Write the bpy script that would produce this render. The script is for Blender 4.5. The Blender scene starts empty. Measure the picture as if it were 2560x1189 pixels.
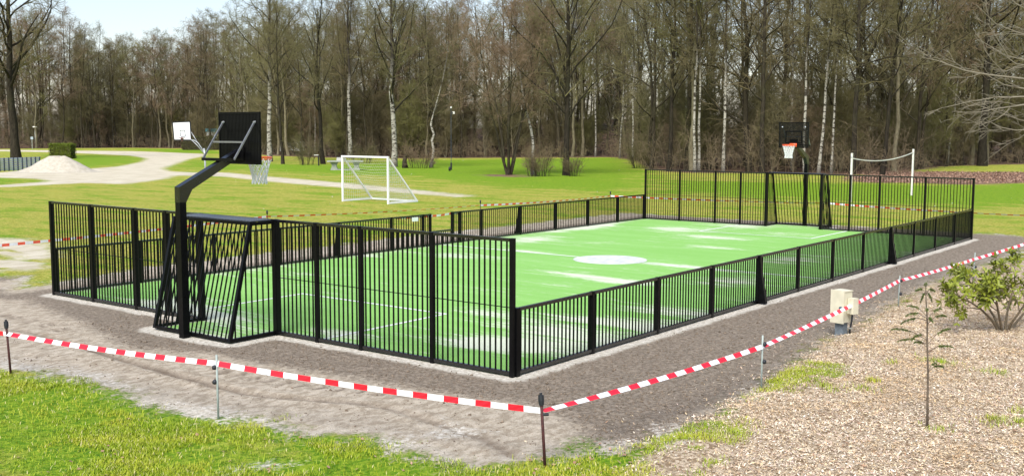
import bpy, math, random
import numpy as np
from mathutils import Matrix, Vector

S = bpy.context.scene
COL = S.collection
RNG = np.random.default_rng(7)
random.seed(7)

# ------------------------------------------------------------------ camera
F_PX, YAW, PITCH, ROLL = 2654.8, 0.65244, 0.10146, 0.00284
CAM = np.array([-11.878, -9.0648, 3.5263])
CW, CL = 12.28, 24.77            # court width (y) and length (x), metres


def cam_axes():
    f = np.array([math.cos(YAW) * math.cos(PITCH), math.sin(YAW) * math.cos(PITCH), -math.sin(PITCH)])
    r = np.array([math.sin(YAW), -math.cos(YAW), 0.0])
    u = np.cross(r, f)
    r2 = math.cos(ROLL) * r + math.sin(ROLL) * u
    u2 = -math.sin(ROLL) * r + math.cos(ROLL) * u
    return f, r2, u2


FW, RT, UP = cam_axes()
cd = bpy.data.cameras.new('camera')
cd.sensor_width = 36.0
cd.lens = F_PX / 2560.0 * 36.0
cd.clip_start = 0.1
cd.clip_end = 8000
cam = bpy.data.objects.new('camera', cd)
COL.objects.link(cam)
M = Matrix.Identity(4)
for i in range(3):
    M[i][0], M[i][1], M[i][2], M[i][3] = RT[i], UP[i], -FW[i], CAM[i]
cam.matrix_world = M
S.camera = cam

# ------------------------------------------------------------------ light
SUN_EL, SUN_AZ = math.radians(50), math.radians(200)      # azimuth of the sun in the xy plane
w = bpy.data.worlds.new('World')
S.world = w
w.use_nodes = True
nt = w.node_tree
bg = nt.nodes['Background']
sky = nt.nodes.new('ShaderNodeTexSky')
sky.sky_type = 'NISHITA'
sky.sun_disc = False
sky.sun_elevation = SUN_EL
sky.sun_rotation = math.pi / 2 - SUN_AZ
sky.air_density = 1.2
sky.dust_density = 1.0
sky.ozone_density = 1.5
hsv = nt.nodes.new('ShaderNodeHueSaturation')              # thin high cloud: paler than a clear sky
hsv.inputs['Saturation'].default_value = 0.85
nt.links.new(sky.outputs[0], hsv.inputs['Color'])
tint = nt.nodes.new('ShaderNodeMix')
tint.data_type = 'RGBA'
tint.blend_type = 'MULTIPLY'
tint.inputs['Factor'].default_value = 1.0
tint.inputs['B'].default_value = (.96, .93, 1.0, 1)
nt.links.new(hsv.outputs[0], tint.inputs['A'])
nt.links.new(tint.outputs['Result'], bg.inputs['Color'])
bg.inputs['Strength'].default_value = 0.10
sl = bpy.data.lights.new('sun', 'SUN')
sl.energy = 3.0
sl.angle = math.radians(35)
sl.color = (1.0, 0.96, 0.9)
sun = bpy.data.objects.new('sun', sl)
COL.objects.link(sun)
sd_ = Vector((math.cos(SUN_AZ) * math.cos(SUN_EL), math.sin(SUN_AZ) * math.cos(SUN_EL), math.sin(SUN_EL)))
sun.rotation_euler = sd_.to_track_quat('Z', 'Y').to_euler()
S.view_settings.view_transform = 'Standard'
S.view_settings.look = 'None'
S.view_settings.gamma = 1.0
S.view_settings.use_curve_mapping = False
S.view_settings.exposure = 0.95


# ------------------------------------------------------------------ pixel helpers (photo pixels, 2560 x 1189)
def ray(x, y):
    return FW + (x - 1280) / F_PX * RT - (y - 594.5) / F_PX * UP


def gp(x, y, z=0.0):
    d = ray(x, y)
    return CAM + (z - CAM[2]) / d[2] * d


def at_depth(x, y, D):
    return CAM + ray(x, y) * D


def project(P):
    d = np.asarray(P) - CAM
    z = d @ FW
    return 1280 + F_PX * (d @ RT) / z, 594.5 - F_PX * (d @ UP) / z, z


# ------------------------------------------------------------------ numpy noise and polygon distance
def _lat(seed):
    return np.random.default_rng(seed).random((256, 256))


_LATS = {}


def vnoise(x, y, seed=0):
    if seed not in _LATS:
        _LATS[seed] = _lat(seed)
    L = _LATS[seed]
    xi, yi = np.floor(x).astype(int), np.floor(y).astype(int)
    fx, fy = x - xi, y - yi
    fx, fy = fx * fx * (3 - 2 * fx), fy * fy * (3 - 2 * fy)
    g = lambda a, b: L[(xi + a) & 255, (yi + b) & 255]
    return (g(0, 0) * (1 - fx) + g(1, 0) * fx) * (1 - fy) + (g(0, 1) * (1 - fx) + g(1, 1) * fx) * fy


def fbm(x, y, seed=0, octv=4):
    a, s, t = 1.0, 0.0, 0.0
    for o in range(octv):
        ca, sa = math.cos(.65 + 1.1 * o), math.sin(.65 + 1.1 * o)
        s = s + a * (vnoise((x * ca - y * sa) * 2 ** o + 17.3 * o, (x * sa + y * ca) * 2 ** o + 9.1 * o, seed + o) - .5)
        t += a
        a *= .55
    return s / t * 2


def sdf(poly, x, y, clampd=8.0):
    """signed distance, positive inside"""
    poly = np.asarray(poly)[:, :2]
    d2 = np.full(x.shape, 1e12)
    ins = np.zeros(x.shape, bool)
    n = len(poly)
    for i in range(n):
        a, b = poly[i], poly[(i + 1) % n]
        e = b - a
        L2 = max(e @ e, 1e-9)
        t = np.clip(((x - a[0]) * e[0] + (y - a[1]) * e[1]) / L2, 0, 1)
        d2 = np.minimum(d2, (x - a[0] - t * e[0]) ** 2 + (y - a[1] - t * e[1]) ** 2)
        if a[1] != b[1]:
            c = (a[1] > y) != (b[1] > y)
            ins ^= c & (x < (b[0] - a[0]) * (y - a[1]) / (b[1] - a[1]) + a[0])
    d = np.sqrt(d2)
    return np.clip(np.where(ins, d, -d), -clampd, clampd)


def sstep(a, b, v):
    t = np.clip((v - a) / (b - a), 0, 1)
    return t * t * (3 - 2 * t)


def pxpoly(pts):
    return np.array([gp(*p)[:2] for p in pts])


# ------------------------------------------------------------------ node / material helpers
class NT:
    def __init__(s, name):
        s.m = bpy.data.materials.new(name)
        s.m.use_nodes = True
        s.t = s.m.node_tree
        s.b = s.t.nodes['Principled BSDF']

    def n(s, typ, **kw):
        q = s.t.nodes.new(typ)
        for k, v in kw.items():
            setattr(q, k, v)
        return q

    def l(s, a, b):
        s.t.links.new(a, b)

    def _in(s, sock, v):
        if isinstance(v, bpy.types.NodeSocket):
            s.l(v, sock)
        else:
            if sock.type == 'RGBA' and len(v) == 3:
                v = (*v, 1)
            sock.default_value = v

    def attr(s, name):
        return s.n('ShaderNodeAttribute', attribute_name=name).outputs['Fac']

    def pos(s, kind='Object'):
        return s.n('ShaderNodeTexCoord').outputs[kind]

    def map(s, vec, scale=(1, 1, 1), rot=(0, 0, 0), loc=(0, 0, 0)):
        q = s.n('ShaderNodeMapping')
        s.l(vec, q.inputs['Vector'])
        q.inputs['Scale'].default_value = scale
        q.inputs['Rotation'].default_value = rot
        q.inputs['Location'].default_value = loc
        return q.outputs[0]

    def noise(s, vec, scale=5, detail=4, rough=.55, dist=0, col=False):
        q = s.n('ShaderNodeTexNoise')
        s.l(vec, q.inputs['Vector'])
        q.inputs['Scale'].default_value = scale
        q.inputs['Detail'].default_value = detail
        q.inputs['Roughness'].default_value = rough
        q.inputs['Distortion'].default_value = dist
        return q.outputs['Color' if col else 'Fac']

    def voro(s, vec, scale=5, out='Distance', feat='F1'):
        q = s.n('ShaderNodeTexVoronoi', feature=feat)
        s.l(vec, q.inputs['Vector'])
        q.inputs['Scale'].default_value = scale
        return q.outputs[out]

    def math(s, op, a, b=0.0, clamp=False):
        q = s.n('ShaderNodeMath', operation=op, use_clamp=clamp)
        s._in(q.inputs[0], a)
        s._in(q.inputs[1], b)
        return q.outputs[0]

    def ramp(s, v, a, b, smooth=True):
        q = s.n('ShaderNodeMapRange', interpolation_type='SMOOTHSTEP' if smooth else 'LINEAR')
        s._in(q.inputs['Value'], v)
        q.inputs['From Min'].default_value = a
        q.inputs['From Max'].default_value = b
        return q.outputs['Result']

    def mix(s, f, a, b, mode='MIX'):
        q = s.n('ShaderNodeMix', data_type='RGBA', blend_type=mode)
        s._in(q.inputs['Factor'], f)
        s._in(q.inputs['A'], a)
        s._in(q.inputs['B'], b)
        return q.outputs['Result']

    def bump(s, h, strength=.5, dist=.02):
        q = s.n('ShaderNodeBump')
        s.l(h, q.inputs['Height'])
        q.inputs['Strength'].default_value = strength
        q.inputs['Distance'].default_value = dist
        s.l(q.outputs[0], s.b.inputs['Normal'])

    def col(s, v):
        s._in(s.b.inputs['Base Color'], v)

    def rough(s, v):
        s._in(s.b.inputs['Roughness'], v)


def simple(name, col, rough=.6, metal=0.0, var=.15, scale=8, bump=0.0, spec=None):
    t = NT(name)
    n = t.noise(t.pos(), scale, 5, .6)
    c1 = tuple(c * (1 - var) for c in col)
    c2 = tuple(min(1, c * (1 + var)) for c in col)
    t.col(t.mix(t.ramp(n, .3, .7), c1, c2))
    t.rough(t.math('ADD', t.math('MULTIPLY', n, .16), rough - .08))
    t.b.inputs['Metallic'].default_value = metal
    if spec is not None:
        t.b.inputs['Specular IOR Level'].default_value = spec
    if bump:
        t.bump(n, bump, .01)
    return t.m


MAT = {}
MAT['black'] = simple('black_coated_steel', (.004, .004, .0045), .3, 0, .2, 12, spec=.12)
MAT['black_gloss'] = simple('black_gloss_steel', (.004, .004, .0045), .25, 0, .2, 12, spec=.8)
MAT['steel'] = simple('galvanised_steel', (.42, .44, .45), .45, .5, .2, 20)
MAT['white'] = simple('white_paint', (.8, .8, .79), .45, 0, .04, 5)
MAT['offwhite'] = simple('weathered_white', (.66, .65, .58), .6, 0, .12, 6)
MAT['net'] = simple('white_net', (.8, .8, .8), .8, 0, .05, 10)
MAT['greynet'] = simple('grey_net', (.62, .64, .58), .8, 0, .1, 10)
MAT['orange'] = simple('orange_rim', (.85, .1, .025), .4, 0, .08, 10)
MAT['rust'] = simple('rusty_bar', (.055, .014, .012), .8, 0, .4, 40, .3)
MAT['tape_red'] = simple('tape_red', (.78, .012, .03), .4, 0, .05, 4)
MAT['tape_white'] = simple('tape_white', (.8, .8, .82), .4, 0, .04, 4)
MAT['tape_orange'] = simple('tape_faded_red', (.8, .10, .05), .4, 0, .05, 4)
MAT['concrete'] = simple('concrete', (.30, .32, .27), .9, 0, .15, 10, .3)
MAT['cream'] = simple('cream_cabinet', (.62, .58, .43), .55, 0, .1, 4)
MAT['greyleg'] = simple('grey_plinth', (.15, .18, .2), .7, 0, .2, 25, .2)
MAT['rubber'] = simple('black_rubber', (.012, .014, .018), .6, 0, .1, 10)
MAT['bluelock'] = simple('blue_grey_lock', (.07, .13, .17), .35, .3, .1, 10)
MAT['oldrim'] = simple('old_brown_rim', (.12, .045, .03), .7, 0, .3, 10)
MAT['slat'] = simple('grey_blue_slat', (.33, .39, .43), .7, 0, .15, 2)
MAT['slatpost'] = simple('dark_blue_post', (.035, .05, .075), .7, 0, .2, 2)
MAT['teal'] = simple('teal_panel', (.08, .28, .33), .5, 0, .1, 2)
MAT['window'] = simple('dark_window', (.02, .03, .035), .1, 0, .1, 2)
MAT['caravan'] = simple('caravan_white', (.7, .72, .68), .4, 0, .05, 2)
MAT['lampgrey'] = simple('lamp_grey', (.4, .4, .36), .5, .2, .1, 3)
MAT['roofgrey'] = simple('goal_roof_grey', (.1, .11, .125), .35, .2, .12, 20)


def rope_mat(name, col):
    return simple(name, col, .8, 0, .2, 6)


# ------------------------------------------------------------------ mesh helpers
class MB:
    """collects pieces, builds ONE mesh object"""
    def __init__(s):
        s.v, s.f, s.mi, s.n = [], [], [], 0

    def add(s, v, f, mi=0):
        v = np.asarray(v, float)
        s.v.append(v)
        s.f += [tuple(int(i) + s.n for i in q) for q in f]
        s.mi += [mi] * len(f)
        s.n += len(v)
        return s

    def box(s, c, size, mi=0, rot=None, taper=1.0):
        h = np.array(size) / 2
        v = np.array([[x, y, z] for z in (-1, 1) for y in (-1, 1) for x in (-1, 1)], float)
        v[v[:, 2] > 0, :2] *= taper
        v = v * h
        if rot is not None:
            v = v @ np.array(rot).T
        f = [(0, 2, 3, 1), (4, 5, 7, 6), (0, 1, 5, 4), (2, 6, 7, 3), (0, 4, 6, 2), (1, 3, 7, 5)]
        return s.add(v + np.array(c), f, mi)

    def beam(s, a, b, wd, ht, mi=0, up=(0, 0, 1)):
        a, b = np.array(a, float), np.array(b, float)
        d = b - a
        L = np.linalg.norm(d)
        d = d / L
        u = np.array(up, float)
        if abs(u @ d) > .98:
            u = np.array([1., 0, 0])
        sd = np.cross(d, u)
        sd /= np.linalg.norm(sd)
        u = np.cross(sd, d)
        R = np.stack([d, sd, u], 1)
        return s.box((a + b) / 2, (L, wd, ht), mi, R)

    def tube(s, pts, r, sides=8, mi=0, cap=True):
        pts = np.asarray(pts, float)
        k = len(pts)
        r = np.broadcast_to(np.asarray(r, float), (k,))
        v, f = tubes(pts[None], r[None], sides)
        s.add(v, f.tolist(), mi)
        if cap:
            b = s.n - len(v)
            s.f.append(tuple(b + i for i in range(sides))[::-1])
            s.f.append(tuple(b + (k - 1) * sides + i for i in range(sides)))
            s.mi += [mi, mi]
        return s

    def lathe(s, prof, seg=16, c=(0, 0, 0), mi=0):
        v, f = [], []
        for r, z in prof:
            for i in range(seg):
                a = 2 * math.pi * i / seg
                v.append((r * math.cos(a), r * math.sin(a), z))
        for k in range(len(prof) - 1):
            for i in range(seg):
                j = (i + 1) % seg
                f.append((k * seg + i, k * seg + j, (k + 1) * seg + j, (k + 1) * seg + i))
        f.append(tuple(range(seg))[::-1])
        f.append(tuple((len(prof) - 1) * seg + i for i in range(seg)))
        return s.add(np.array(v) + np.array(c), f, mi)

    def prism(s, poly, axis, a, b, mi=0):
        """poly: 2-D outline in the plane normal to axis ('x','y','z'), extruded a..b"""
        n = len(poly)
        v = []
        for t in (a, b):
            for p, q in poly:
                v.append({'x': (t, p, q), 'y': (p, t, q), 'z': (p, q, t)}[axis])
        f = [tuple(range(n))[::-1], tuple(range(n, 2 * n))]
        for i in range(n):
            j = (i + 1) % n
            f.append((i, j, n + j, n + i))
        return s.add(v, f, mi)

    def mesh(s, name, mats, smooth=False):
        me = bpy.data.meshes.new(name)
        me.from_pydata(np.concatenate(s.v).tolist(), [], s.f)
        for m in (mats if isinstance(mats, (list, tuple)) else [mats]):
            me.materials.append(m)
        if len(set(s.mi)) > 1:
            me.polygons.foreach_set('material_index', s.mi)
        if smooth:
            me.polygons.foreach_set('use_smooth', [True] * len(me.polygons))
        me.update()
        return me

    def build(s, name, mats, parent=None, smooth=False):
        return link(name, s.mesh(name, mats, smooth), parent)


def link(name, data, parent=None):
    o = bpy.data.objects.new(name, data)
    COL.objects.link(o)
    if parent is not None:
        o.parent = parent
    return o


def tag(o, label=None, cat=None, group=None, kind=None):
    if label:
        o['label'] = label
    if cat:
        o['category'] = cat
    if group:
        o['group'] = group
    if kind:
        o['kind'] = kind
    return o


def empty(name, loc=(0, 0, 0), rz=0.0):
    o = link(name, None)
    o.empty_display_size = .2
    o.location = tuple(float(c) for c in loc)
    o.rotation_euler = (0, 0, rz)
    return o


def copy_tree(o, parent=None):
    c = o.copy()
    COL.objects.link(c)
    c.parent = parent
    for ch in list(KIDS.get(o.name, [])):
        copy_tree(ch, c)
    return c


KIDS = {}


def tubes(pts, rad, sides):
    """batch of polylines pts (N,k,3) with radii (N,k) -> verts, quad faces"""
    N, k, _ = pts.shape
    d = np.empty_like(pts)
    d[:, 1:-1] = pts[:, 2:] - pts[:, :-2]
    d[:, 0] = pts[:, 1] - pts[:, 0]
    d[:, -1] = pts[:, -1] - pts[:, -2]
    d /= np.linalg.norm(d, axis=2, keepdims=True) + 1e-12
    ref = np.where(np.abs(d[:, :1, 2:3]) > .9, np.array([1., 0, 0]), np.array([0, 0, 1.]))
    ref = np.broadcast_to(ref, d.shape)
    a = np.cross(d, ref)
    a /= np.linalg.norm(a, axis=2, keepdims=True) + 1e-12
    b = np.cross(d, a)
    th = np.arange(sides) * 2 * math.pi / sides
    ring = (a[:, :, None, :] * np.cos(th)[None, None, :, None] + b[:, :, None, :] * np.sin(th)[None, None, :, None])
    v = (pts[:, :, None, :] + ring * rad[:, :, None, None]).reshape(-1, 3)
    base = (np.arange(N) * k * sides)[:, None, None] + (np.arange(k - 1) * sides)[None, :, None]
    i = np.arange(sides)[None, None, :]
    j = (np.arange(sides)[None, None, :] + 1) % sides
    f = np.stack([base + i, base + j, base + sides + j, base + sides + i], -1).reshape(-1, 4)
    return v, f


def np_mesh(name, v, f, mats, mi=None, smooth=False):
    """mesh from arrays; f is (M,k) with constant k"""
    me = bpy.data.meshes.new(name)
    v = np.asarray(v, np.float32)
    f = np.asarray(f, np.int32)
    me.vertices.add(len(v))
    me.vertices.foreach_set('co', v.ravel())
    M_, k = f.shape
    me.loops.add(M_ * k)
    me.loops.foreach_set('vertex_index', f.ravel())
    me.polygons.add(M_)
    me.polygons.foreach_set('loop_start', np.arange(M_, dtype=np.int32) * k)
    me.polygons.foreach_set('loop_total', np.full(M_, k, np.int32))
    for m in (mats if isinstance(mats, (list, tuple)) else [mats]):
        me.materials.append(m)
    if mi is not None:
        me.polygons.foreach_set('material_index', np.asarray(mi, np.int32))
    if smooth:
        me.polygons.foreach_set('use_smooth', np.ones(M_, bool))
    me.update(calc_edges=True)
    return me


def set_attr(me, name, vals):
    a = me.attributes.new(name, 'FLOAT', 'POINT')
    a.data.foreach_set('value', np.asarray(vals, np.float32))


# ================================================================== GROUND
GRASS_EDGE = [(-260, 930), (0, 926), (100, 932), (200, 950), (330, 980), (420, 1022), (540, 1042), (640, 1046), (760, 1082),
              (930, 1092), (1010, 1122), (1190, 1168), (1330, 1152), (1480, 1108), (1560, 1126), (1630, 1122)]
MULCH_EDGE = [(1700, 1090), (1800, 1045), (1900, 985), (1990, 915), (2080, 852), (2180, 800), (2250, 758), (2350, 704), (2440, 670), (2560, 628), (2760, 575)]
DARK_EDGE = [(-60, 744), (60, 748), (200, 806), (330, 870), (560, 888), (640, 908), (900, 948), (1150, 988), (1300, 1004), (1420, 1052), (1490, 1108)]
P_SOIL = np.concatenate([pxpoly(GRASS_EDGE), pxpoly(MULCH_EDGE), pxpoly([(2640, 596), (2560, 592), (2480, 584)]),
                         np.array([[CL + 2.0, -.6], [CL + 2.2, CW + 2.2], [14, CW + 2.6], [4, CW + 2.4], [0, CW + 1.4]]),
                         pxpoly([(60, 690), (0, 692), (-260, 705)])])
P_LIGHT = np.concatenate([pxpoly(DARK_EDGE), pxpoly(GRASS_EDGE[::-1][2:])])
P_LIGHT2 = np.concatenate([np.array([[CL + 2.4, CW + 1.0], [CL + 2.4, CW + 2.6], [4, CW + 3.0], [-3, CW + 3]]), pxpoly([(-260, 720), (0, 720)]), np.array([[-.6, CW + .9]])])
P_LEFTSAND = pxpoly([(-200, 590), (60, 596), (140, 610), (150, 640), (130, 672), (0, 680), (-200, 684)])
P_MULCH = np.concatenate([pxpoly([(1480, 1330), (1560, 1189), (1640, 1120)]), pxpoly(MULCH_EDGE[:9]), pxpoly([(2560, 652), (2760, 640)]), np.array([[12, -14.], [-6, -14.]])])
P_PATH = pxpoly([(-150, 373), (0, 374.5), (140, 376), (330, 378), (420, 381), (515, 385), (505, 391), (470, 398), (440, 409), (405, 421),
                 (425, 429), (480, 431), (560, 431), (640, 439), (760, 449), (900, 461), (1040, 475), (1190, 490), (1150, 492.5), (1000, 481),
                 (850, 468), (700, 456), (560, 441), (440, 438), (405, 448), (310, 460), (215, 457), (130, 461), (20, 467), (-150, 471),
                 (-150, 466), (0, 463), (65, 458), (130, 453), (90, 446), (0, 444), (-150, 446), (-150, 434), (0, 432), (60, 425), (200, 424),
                 (300, 416), (358, 404), (368, 396), (330, 389), (200, 383), (120, 380.5), (0, 378), (-150, 377)])
P_LUSH = [pxpoly([(560, 408), (860, 412), (990, 402), (1100, 400), (1540, 394), (1620, 428), (1640, 470), (1560, 486), (1350, 470), (1180, 462), (1030, 440), (820, 436), (640, 428)]),
          pxpoly([(1640, 450), (2430, 462), (2760, 456), (2760, 505), (2430, 520), (1640, 482)]),
          pxpoly([(-200, 441), (90, 447), (120, 452), (0, 460), (-200, 466)]),
          pxpoly([(120, 386), (330, 390), (364, 397), (350, 404), (290, 414), (150, 421)]),
          pxpoly([(300, 372), (520, 373), (600, 384), (480, 384)]),
          pxpoly([(470, 401), (560, 400), (640, 428), (430, 418)])]
EDGE = [(-400, 371), (0, 372), (330, 369.5), (500, 371.5), (560, 374), (650, 388), (800, 394), (1000, 396), (1280, 394.5), (1540, 393), (1590, 405),
        (1625, 424), (1700, 432), (2050, 436), (2270, 439), (2310, 424), (2380, 416), (2450, 413), (2560, 411), (2760, 408), (3000, 405)]
EDGE_W = pxpoly(EDGE)
FAR = []
for ex, ey in EDGE_W[::-1]:
    d = np.array([ex, ey]) - CAM[:2]
    FAR.append(CAM[:2] + d / np.linalg.norm(d) * 900)
P_WOOD = np.concatenate([EDGE_W, np.array(FAR)])
P_WHITES = [pxpoly(q) for q in ([(1590, 1112), (1640, 1082), (1720, 1068), (1760, 1072), (1700, 1096), (1640, 1120)], [(430, 1010), (560, 1022), (660, 1050), (560, 1060), (470, 1040)],
            [(1075, 1075), (1130, 1060), (1180, 1072), (1160, 1092), (1090, 1096)], [(960, 1098), (1010, 1090), (1040, 1106), (990, 1112)], [(640, 1160), (690, 1155), (700, 1166), (640, 1172)],
            [(1870, 1000), (1910, 985), (1930, 994), (1890, 1008)], [(0, 900), (60, 905), (220, 930), (330, 965), (200, 945), (60, 925), (0, 920)])]
P_LITTER = pxpoly([(1200, 436), (1320, 436), (1330, 443), (1210, 442)])
P_LITTER2 = pxpoly([(2110, 452), (2200, 457), (2300, 459), (2440, 462), (2760, 452), (2760, 431), (2560, 430), (2420, 429), (2330, 428), (2200, 430), (2110, 440)])


def goal_rects():
    return [(-1.02, 0, 5.08, 7.2), (CL, CL + 1.02, 5.08, 7.2)]


def court_out(x, y):
    """distance outside the court outline, goals included (negative inside)"""
    def rect(x0, x1, y0, y1):
        dx = np.maximum(x0 - x, x - x1)
        dy = np.maximum(y0 - y, y - y1)
        return np.where((dx > 0) & (dy > 0), np.hypot(np.maximum(dx, 0), np.maximum(dy, 0)), np.maximum(dx, dy))
    d = rect(0, CL, 0, CW)
    for a, b, c, e in goal_rects():
        d = np.minimum(d, rect(a, b, c, e))
    return np.clip(d, -5, 8)


TRACK_A = pxpoly([(-100, 800), (120, 842), (330, 905), (470, 945), (620, 985), (740, 1000), (870, 1005), (985, 1020), (1100, 1060), (1210, 1095), (1290, 1140)])
TREAD1 = pxpoly([(20, 790), (110, 812), (160, 828)])
TREAD2 = pxpoly([(560, 930), (700, 955), (860, 975), (1000, 985)])


def polyline_coords(pl, x, y):
    """distance to and arc length along a polyline"""
    best = np.full(x.shape, 1e9)
    arc = np.zeros(x.shape)
    s0 = 0
    for a, b in zip(pl[:-1], pl[1:]):
        e = b - a
        L = np.linalg.norm(e)
        t = np.clip(((x - a[0]) * e[0] + (y - a[1]) * e[1]) / L ** 2, 0, 1)
        sg = np.sign((x - a[0]) * e[1] - (y - a[1]) * e[0])
        d = np.hypot(x - a[0] - t * e[0], y - a[1] - t * e[1])
        m = d < np.abs(best)
        best = np.where(m, d * sg, best)
        arc = np.where(m, s0 + t * L, arc)
        s0 += L
    return best, arc


HEAP_C = gp(128, 431)
def ground_fields(x, y):
    A = {}
    A['soil'] = sdf(P_SOIL, x, y)
    A['light'] = np.maximum(sdf(P_LIGHT, x, y), sdf(P_LIGHT2, x, y))
    A['leftsand'] = sdf(P_LEFTSAND, x, y)
    A['mulch'] = sdf(P_MULCH, x, y)
    A['path'] = sdf(P_PATH, x, y, 20)
    lush = np.full(x.shape, -8.0)
    for q in P_LUSH:
        lush = np.maximum(lush, sdf(q, x, y))
    near = 1 - sstep(6, 12, np.hypot(x - CAM[0], y - CAM[1]) - 8)
    A['lush'] = np.clip(np.maximum(lush / 3, near * 2 - 1.2), -.55, 1.3)
    A['wood'] = sdf(P_WOOD, x, y, 60)
    A['litter'] = np.maximum(np.maximum(sdf(P_LITTER, x, y), sdf(P_LITTER2, x, y)), 0 * A['wood'] + np.minimum(A['wood'], 8))
    A['court'] = court_out(x, y)
    wh = np.full(x.shape, -8.0)
    for q in P_WHITES:
        wh = np.maximum(wh, sdf(q, x, y))
    A['whites'] = wh
    d, s = polyline_coords(TRACK_A, x, y)
    rut = sstep(1.2, 2.2, s) * (.35 + .65 * vnoise(s * .9, s * 0, 77)) * np.exp(-(d / .085) ** 2)
    for pl in (TREAD1, TREAD2):
        d, s = polyline_coords(pl, x, y)
        rut = np.maximum(rut, .9 * np.maximum(0, np.sin(2 * math.pi * (s / .3 + np.abs(d) * 2.0))) ** 2 * np.exp(-(d / .15) ** 4))
    A['rut'] = rut
    return A


BANKC = gp(1520, 393)[:2]
def ground_z(x, y, A=None):
    x = np.asarray(x, float)
    y = np.asarray(y, float)
    if A is None:
        A = ground_fields(x, y)
    out = sstep(.12, .7, A['court'])
    dist = np.hypot(x - CAM[0], y - CAM[1])
    nearf = 1 - sstep(25, 60, dist)
    soil = sstep(-.2, .2, A['soil'])
    light = sstep(-.1, .2, A['light'])
    mul = sstep(-.2, .3, A['mulch'])
    z = 0.030 * fbm(x * .35, y * .35, 3, 3)
    z = z + soil * (1 - light) * (.022 * fbm(x * 1.9, y * 1.9, 11, 3) + .012 * fbm(x * 5.5, y * 5.5, 19, 1))
    z = z + soil * light * (.016 * fbm(x * 1.6, y * 2.6, 23, 3) + .008 * fbm(x * 5.5, y * 5.5, 27, 1))
    z = z + (1 - soil) * (1 - mul) * .025 * fbm(x * 3, y * 3, 31, 4)
    z = z + mul * (.06 + .06 * fbm(x * 1.2, y * 1.2, 41, 3) + .02 * fbm(x * 5, y * 5, 45, 1))
    # wheel tracks pressed in the compacted sand
    d, s = polyline_coords(TRACK_A, x, y)
    g = sstep(1.2, 2.2, s) * (.35 + .65 * vnoise(s * .8, s * 0, 77))
    z = z - g * .045 * np.exp(-(d / .07) ** 2) + g * .020 * np.exp(-((np.abs(d) - .15) / .07) ** 2)
    for pl in (TREAD1, TREAD2):
        d, s = polyline_coords(pl, x, y)
        tooth = np.maximum(0, np.sin(2 * math.pi * (s / .3 + np.abs(d) * 2.0)))
        z = z - .022 * tooth * np.exp(-(d / .15) ** 4)
    z = z * out * nearf
    # shallow rise of the wood's floor and the leaf covered bank behind the big tree
    wd = np.maximum(A['wood'], 0)
    z = z + .055 * np.maximum(wd - 6, 0) * (1 + .3 * fbm(x * .03, y * .03, 61, 2))
    bx, by = x - BANKC[0], y - BANKC[1]
    fx, fy = math.cos(YAW - .08), math.sin(YAW - .08)
    al, ac = bx * fx + by * fy, bx * fy - by * fx
    z = z + 2.6 * sstep(6, 40, al) * np.exp(-(ac / 22.0) ** 2) * sstep(0, 8, wd)
    return z


def geo(a, b, s0, g):
    o = [a]
    s = s0
    while o[-1] < b:
        o.append(o[-1] + s)
        s *= g
    return o


def lines(parts, lo, hi):
    o = []
    for a, b, s in parts:
        o += list(np.arange(a, b - s * .5, s))
    o.append(parts[-1][1])
    left = [parts[0][0] - (v - 0) for v in geo(0, parts[0][0] - lo, .4, 1.5)[1:]]
    right = [parts[-1][1] + v for v in geo(0, hi - parts[-1][1], parts[-1][2] * 1.3, 1.35)[1:]]
    return np.array(left[::-1] + o + right)


gx = lines([(-8, 4, .075), (4, 10, .11), (10, 30, .5), (30, 110, 1.3), (110, 220, 3)], -400, 2500)
gy = lines([(-8, 7, .075), (7, 16, .2), (16, 40, .6), (40, 120, 1.0), (120, 240, 2.5)], -400, 2500)
GX, GY = np.meshgrid(gx, gy, indexing='ij')
gxf, gyf = GX.ravel(), GY.ravel()
GA = ground_fields(gxf, gyf)
gz = ground_z(gxf, gyf, GA)
GV = np.stack([gxf, gyf, gz], 1)
ny = len(gy)
ii, jj = np.meshgrid(np.arange(len(gx) - 1), np.arange(ny - 1), indexing='ij')
b0 = (ii * ny + jj).ravel()
GF = np.stack([b0, b0 + ny, b0 + ny + 1, b0 + 1], 1)


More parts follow.
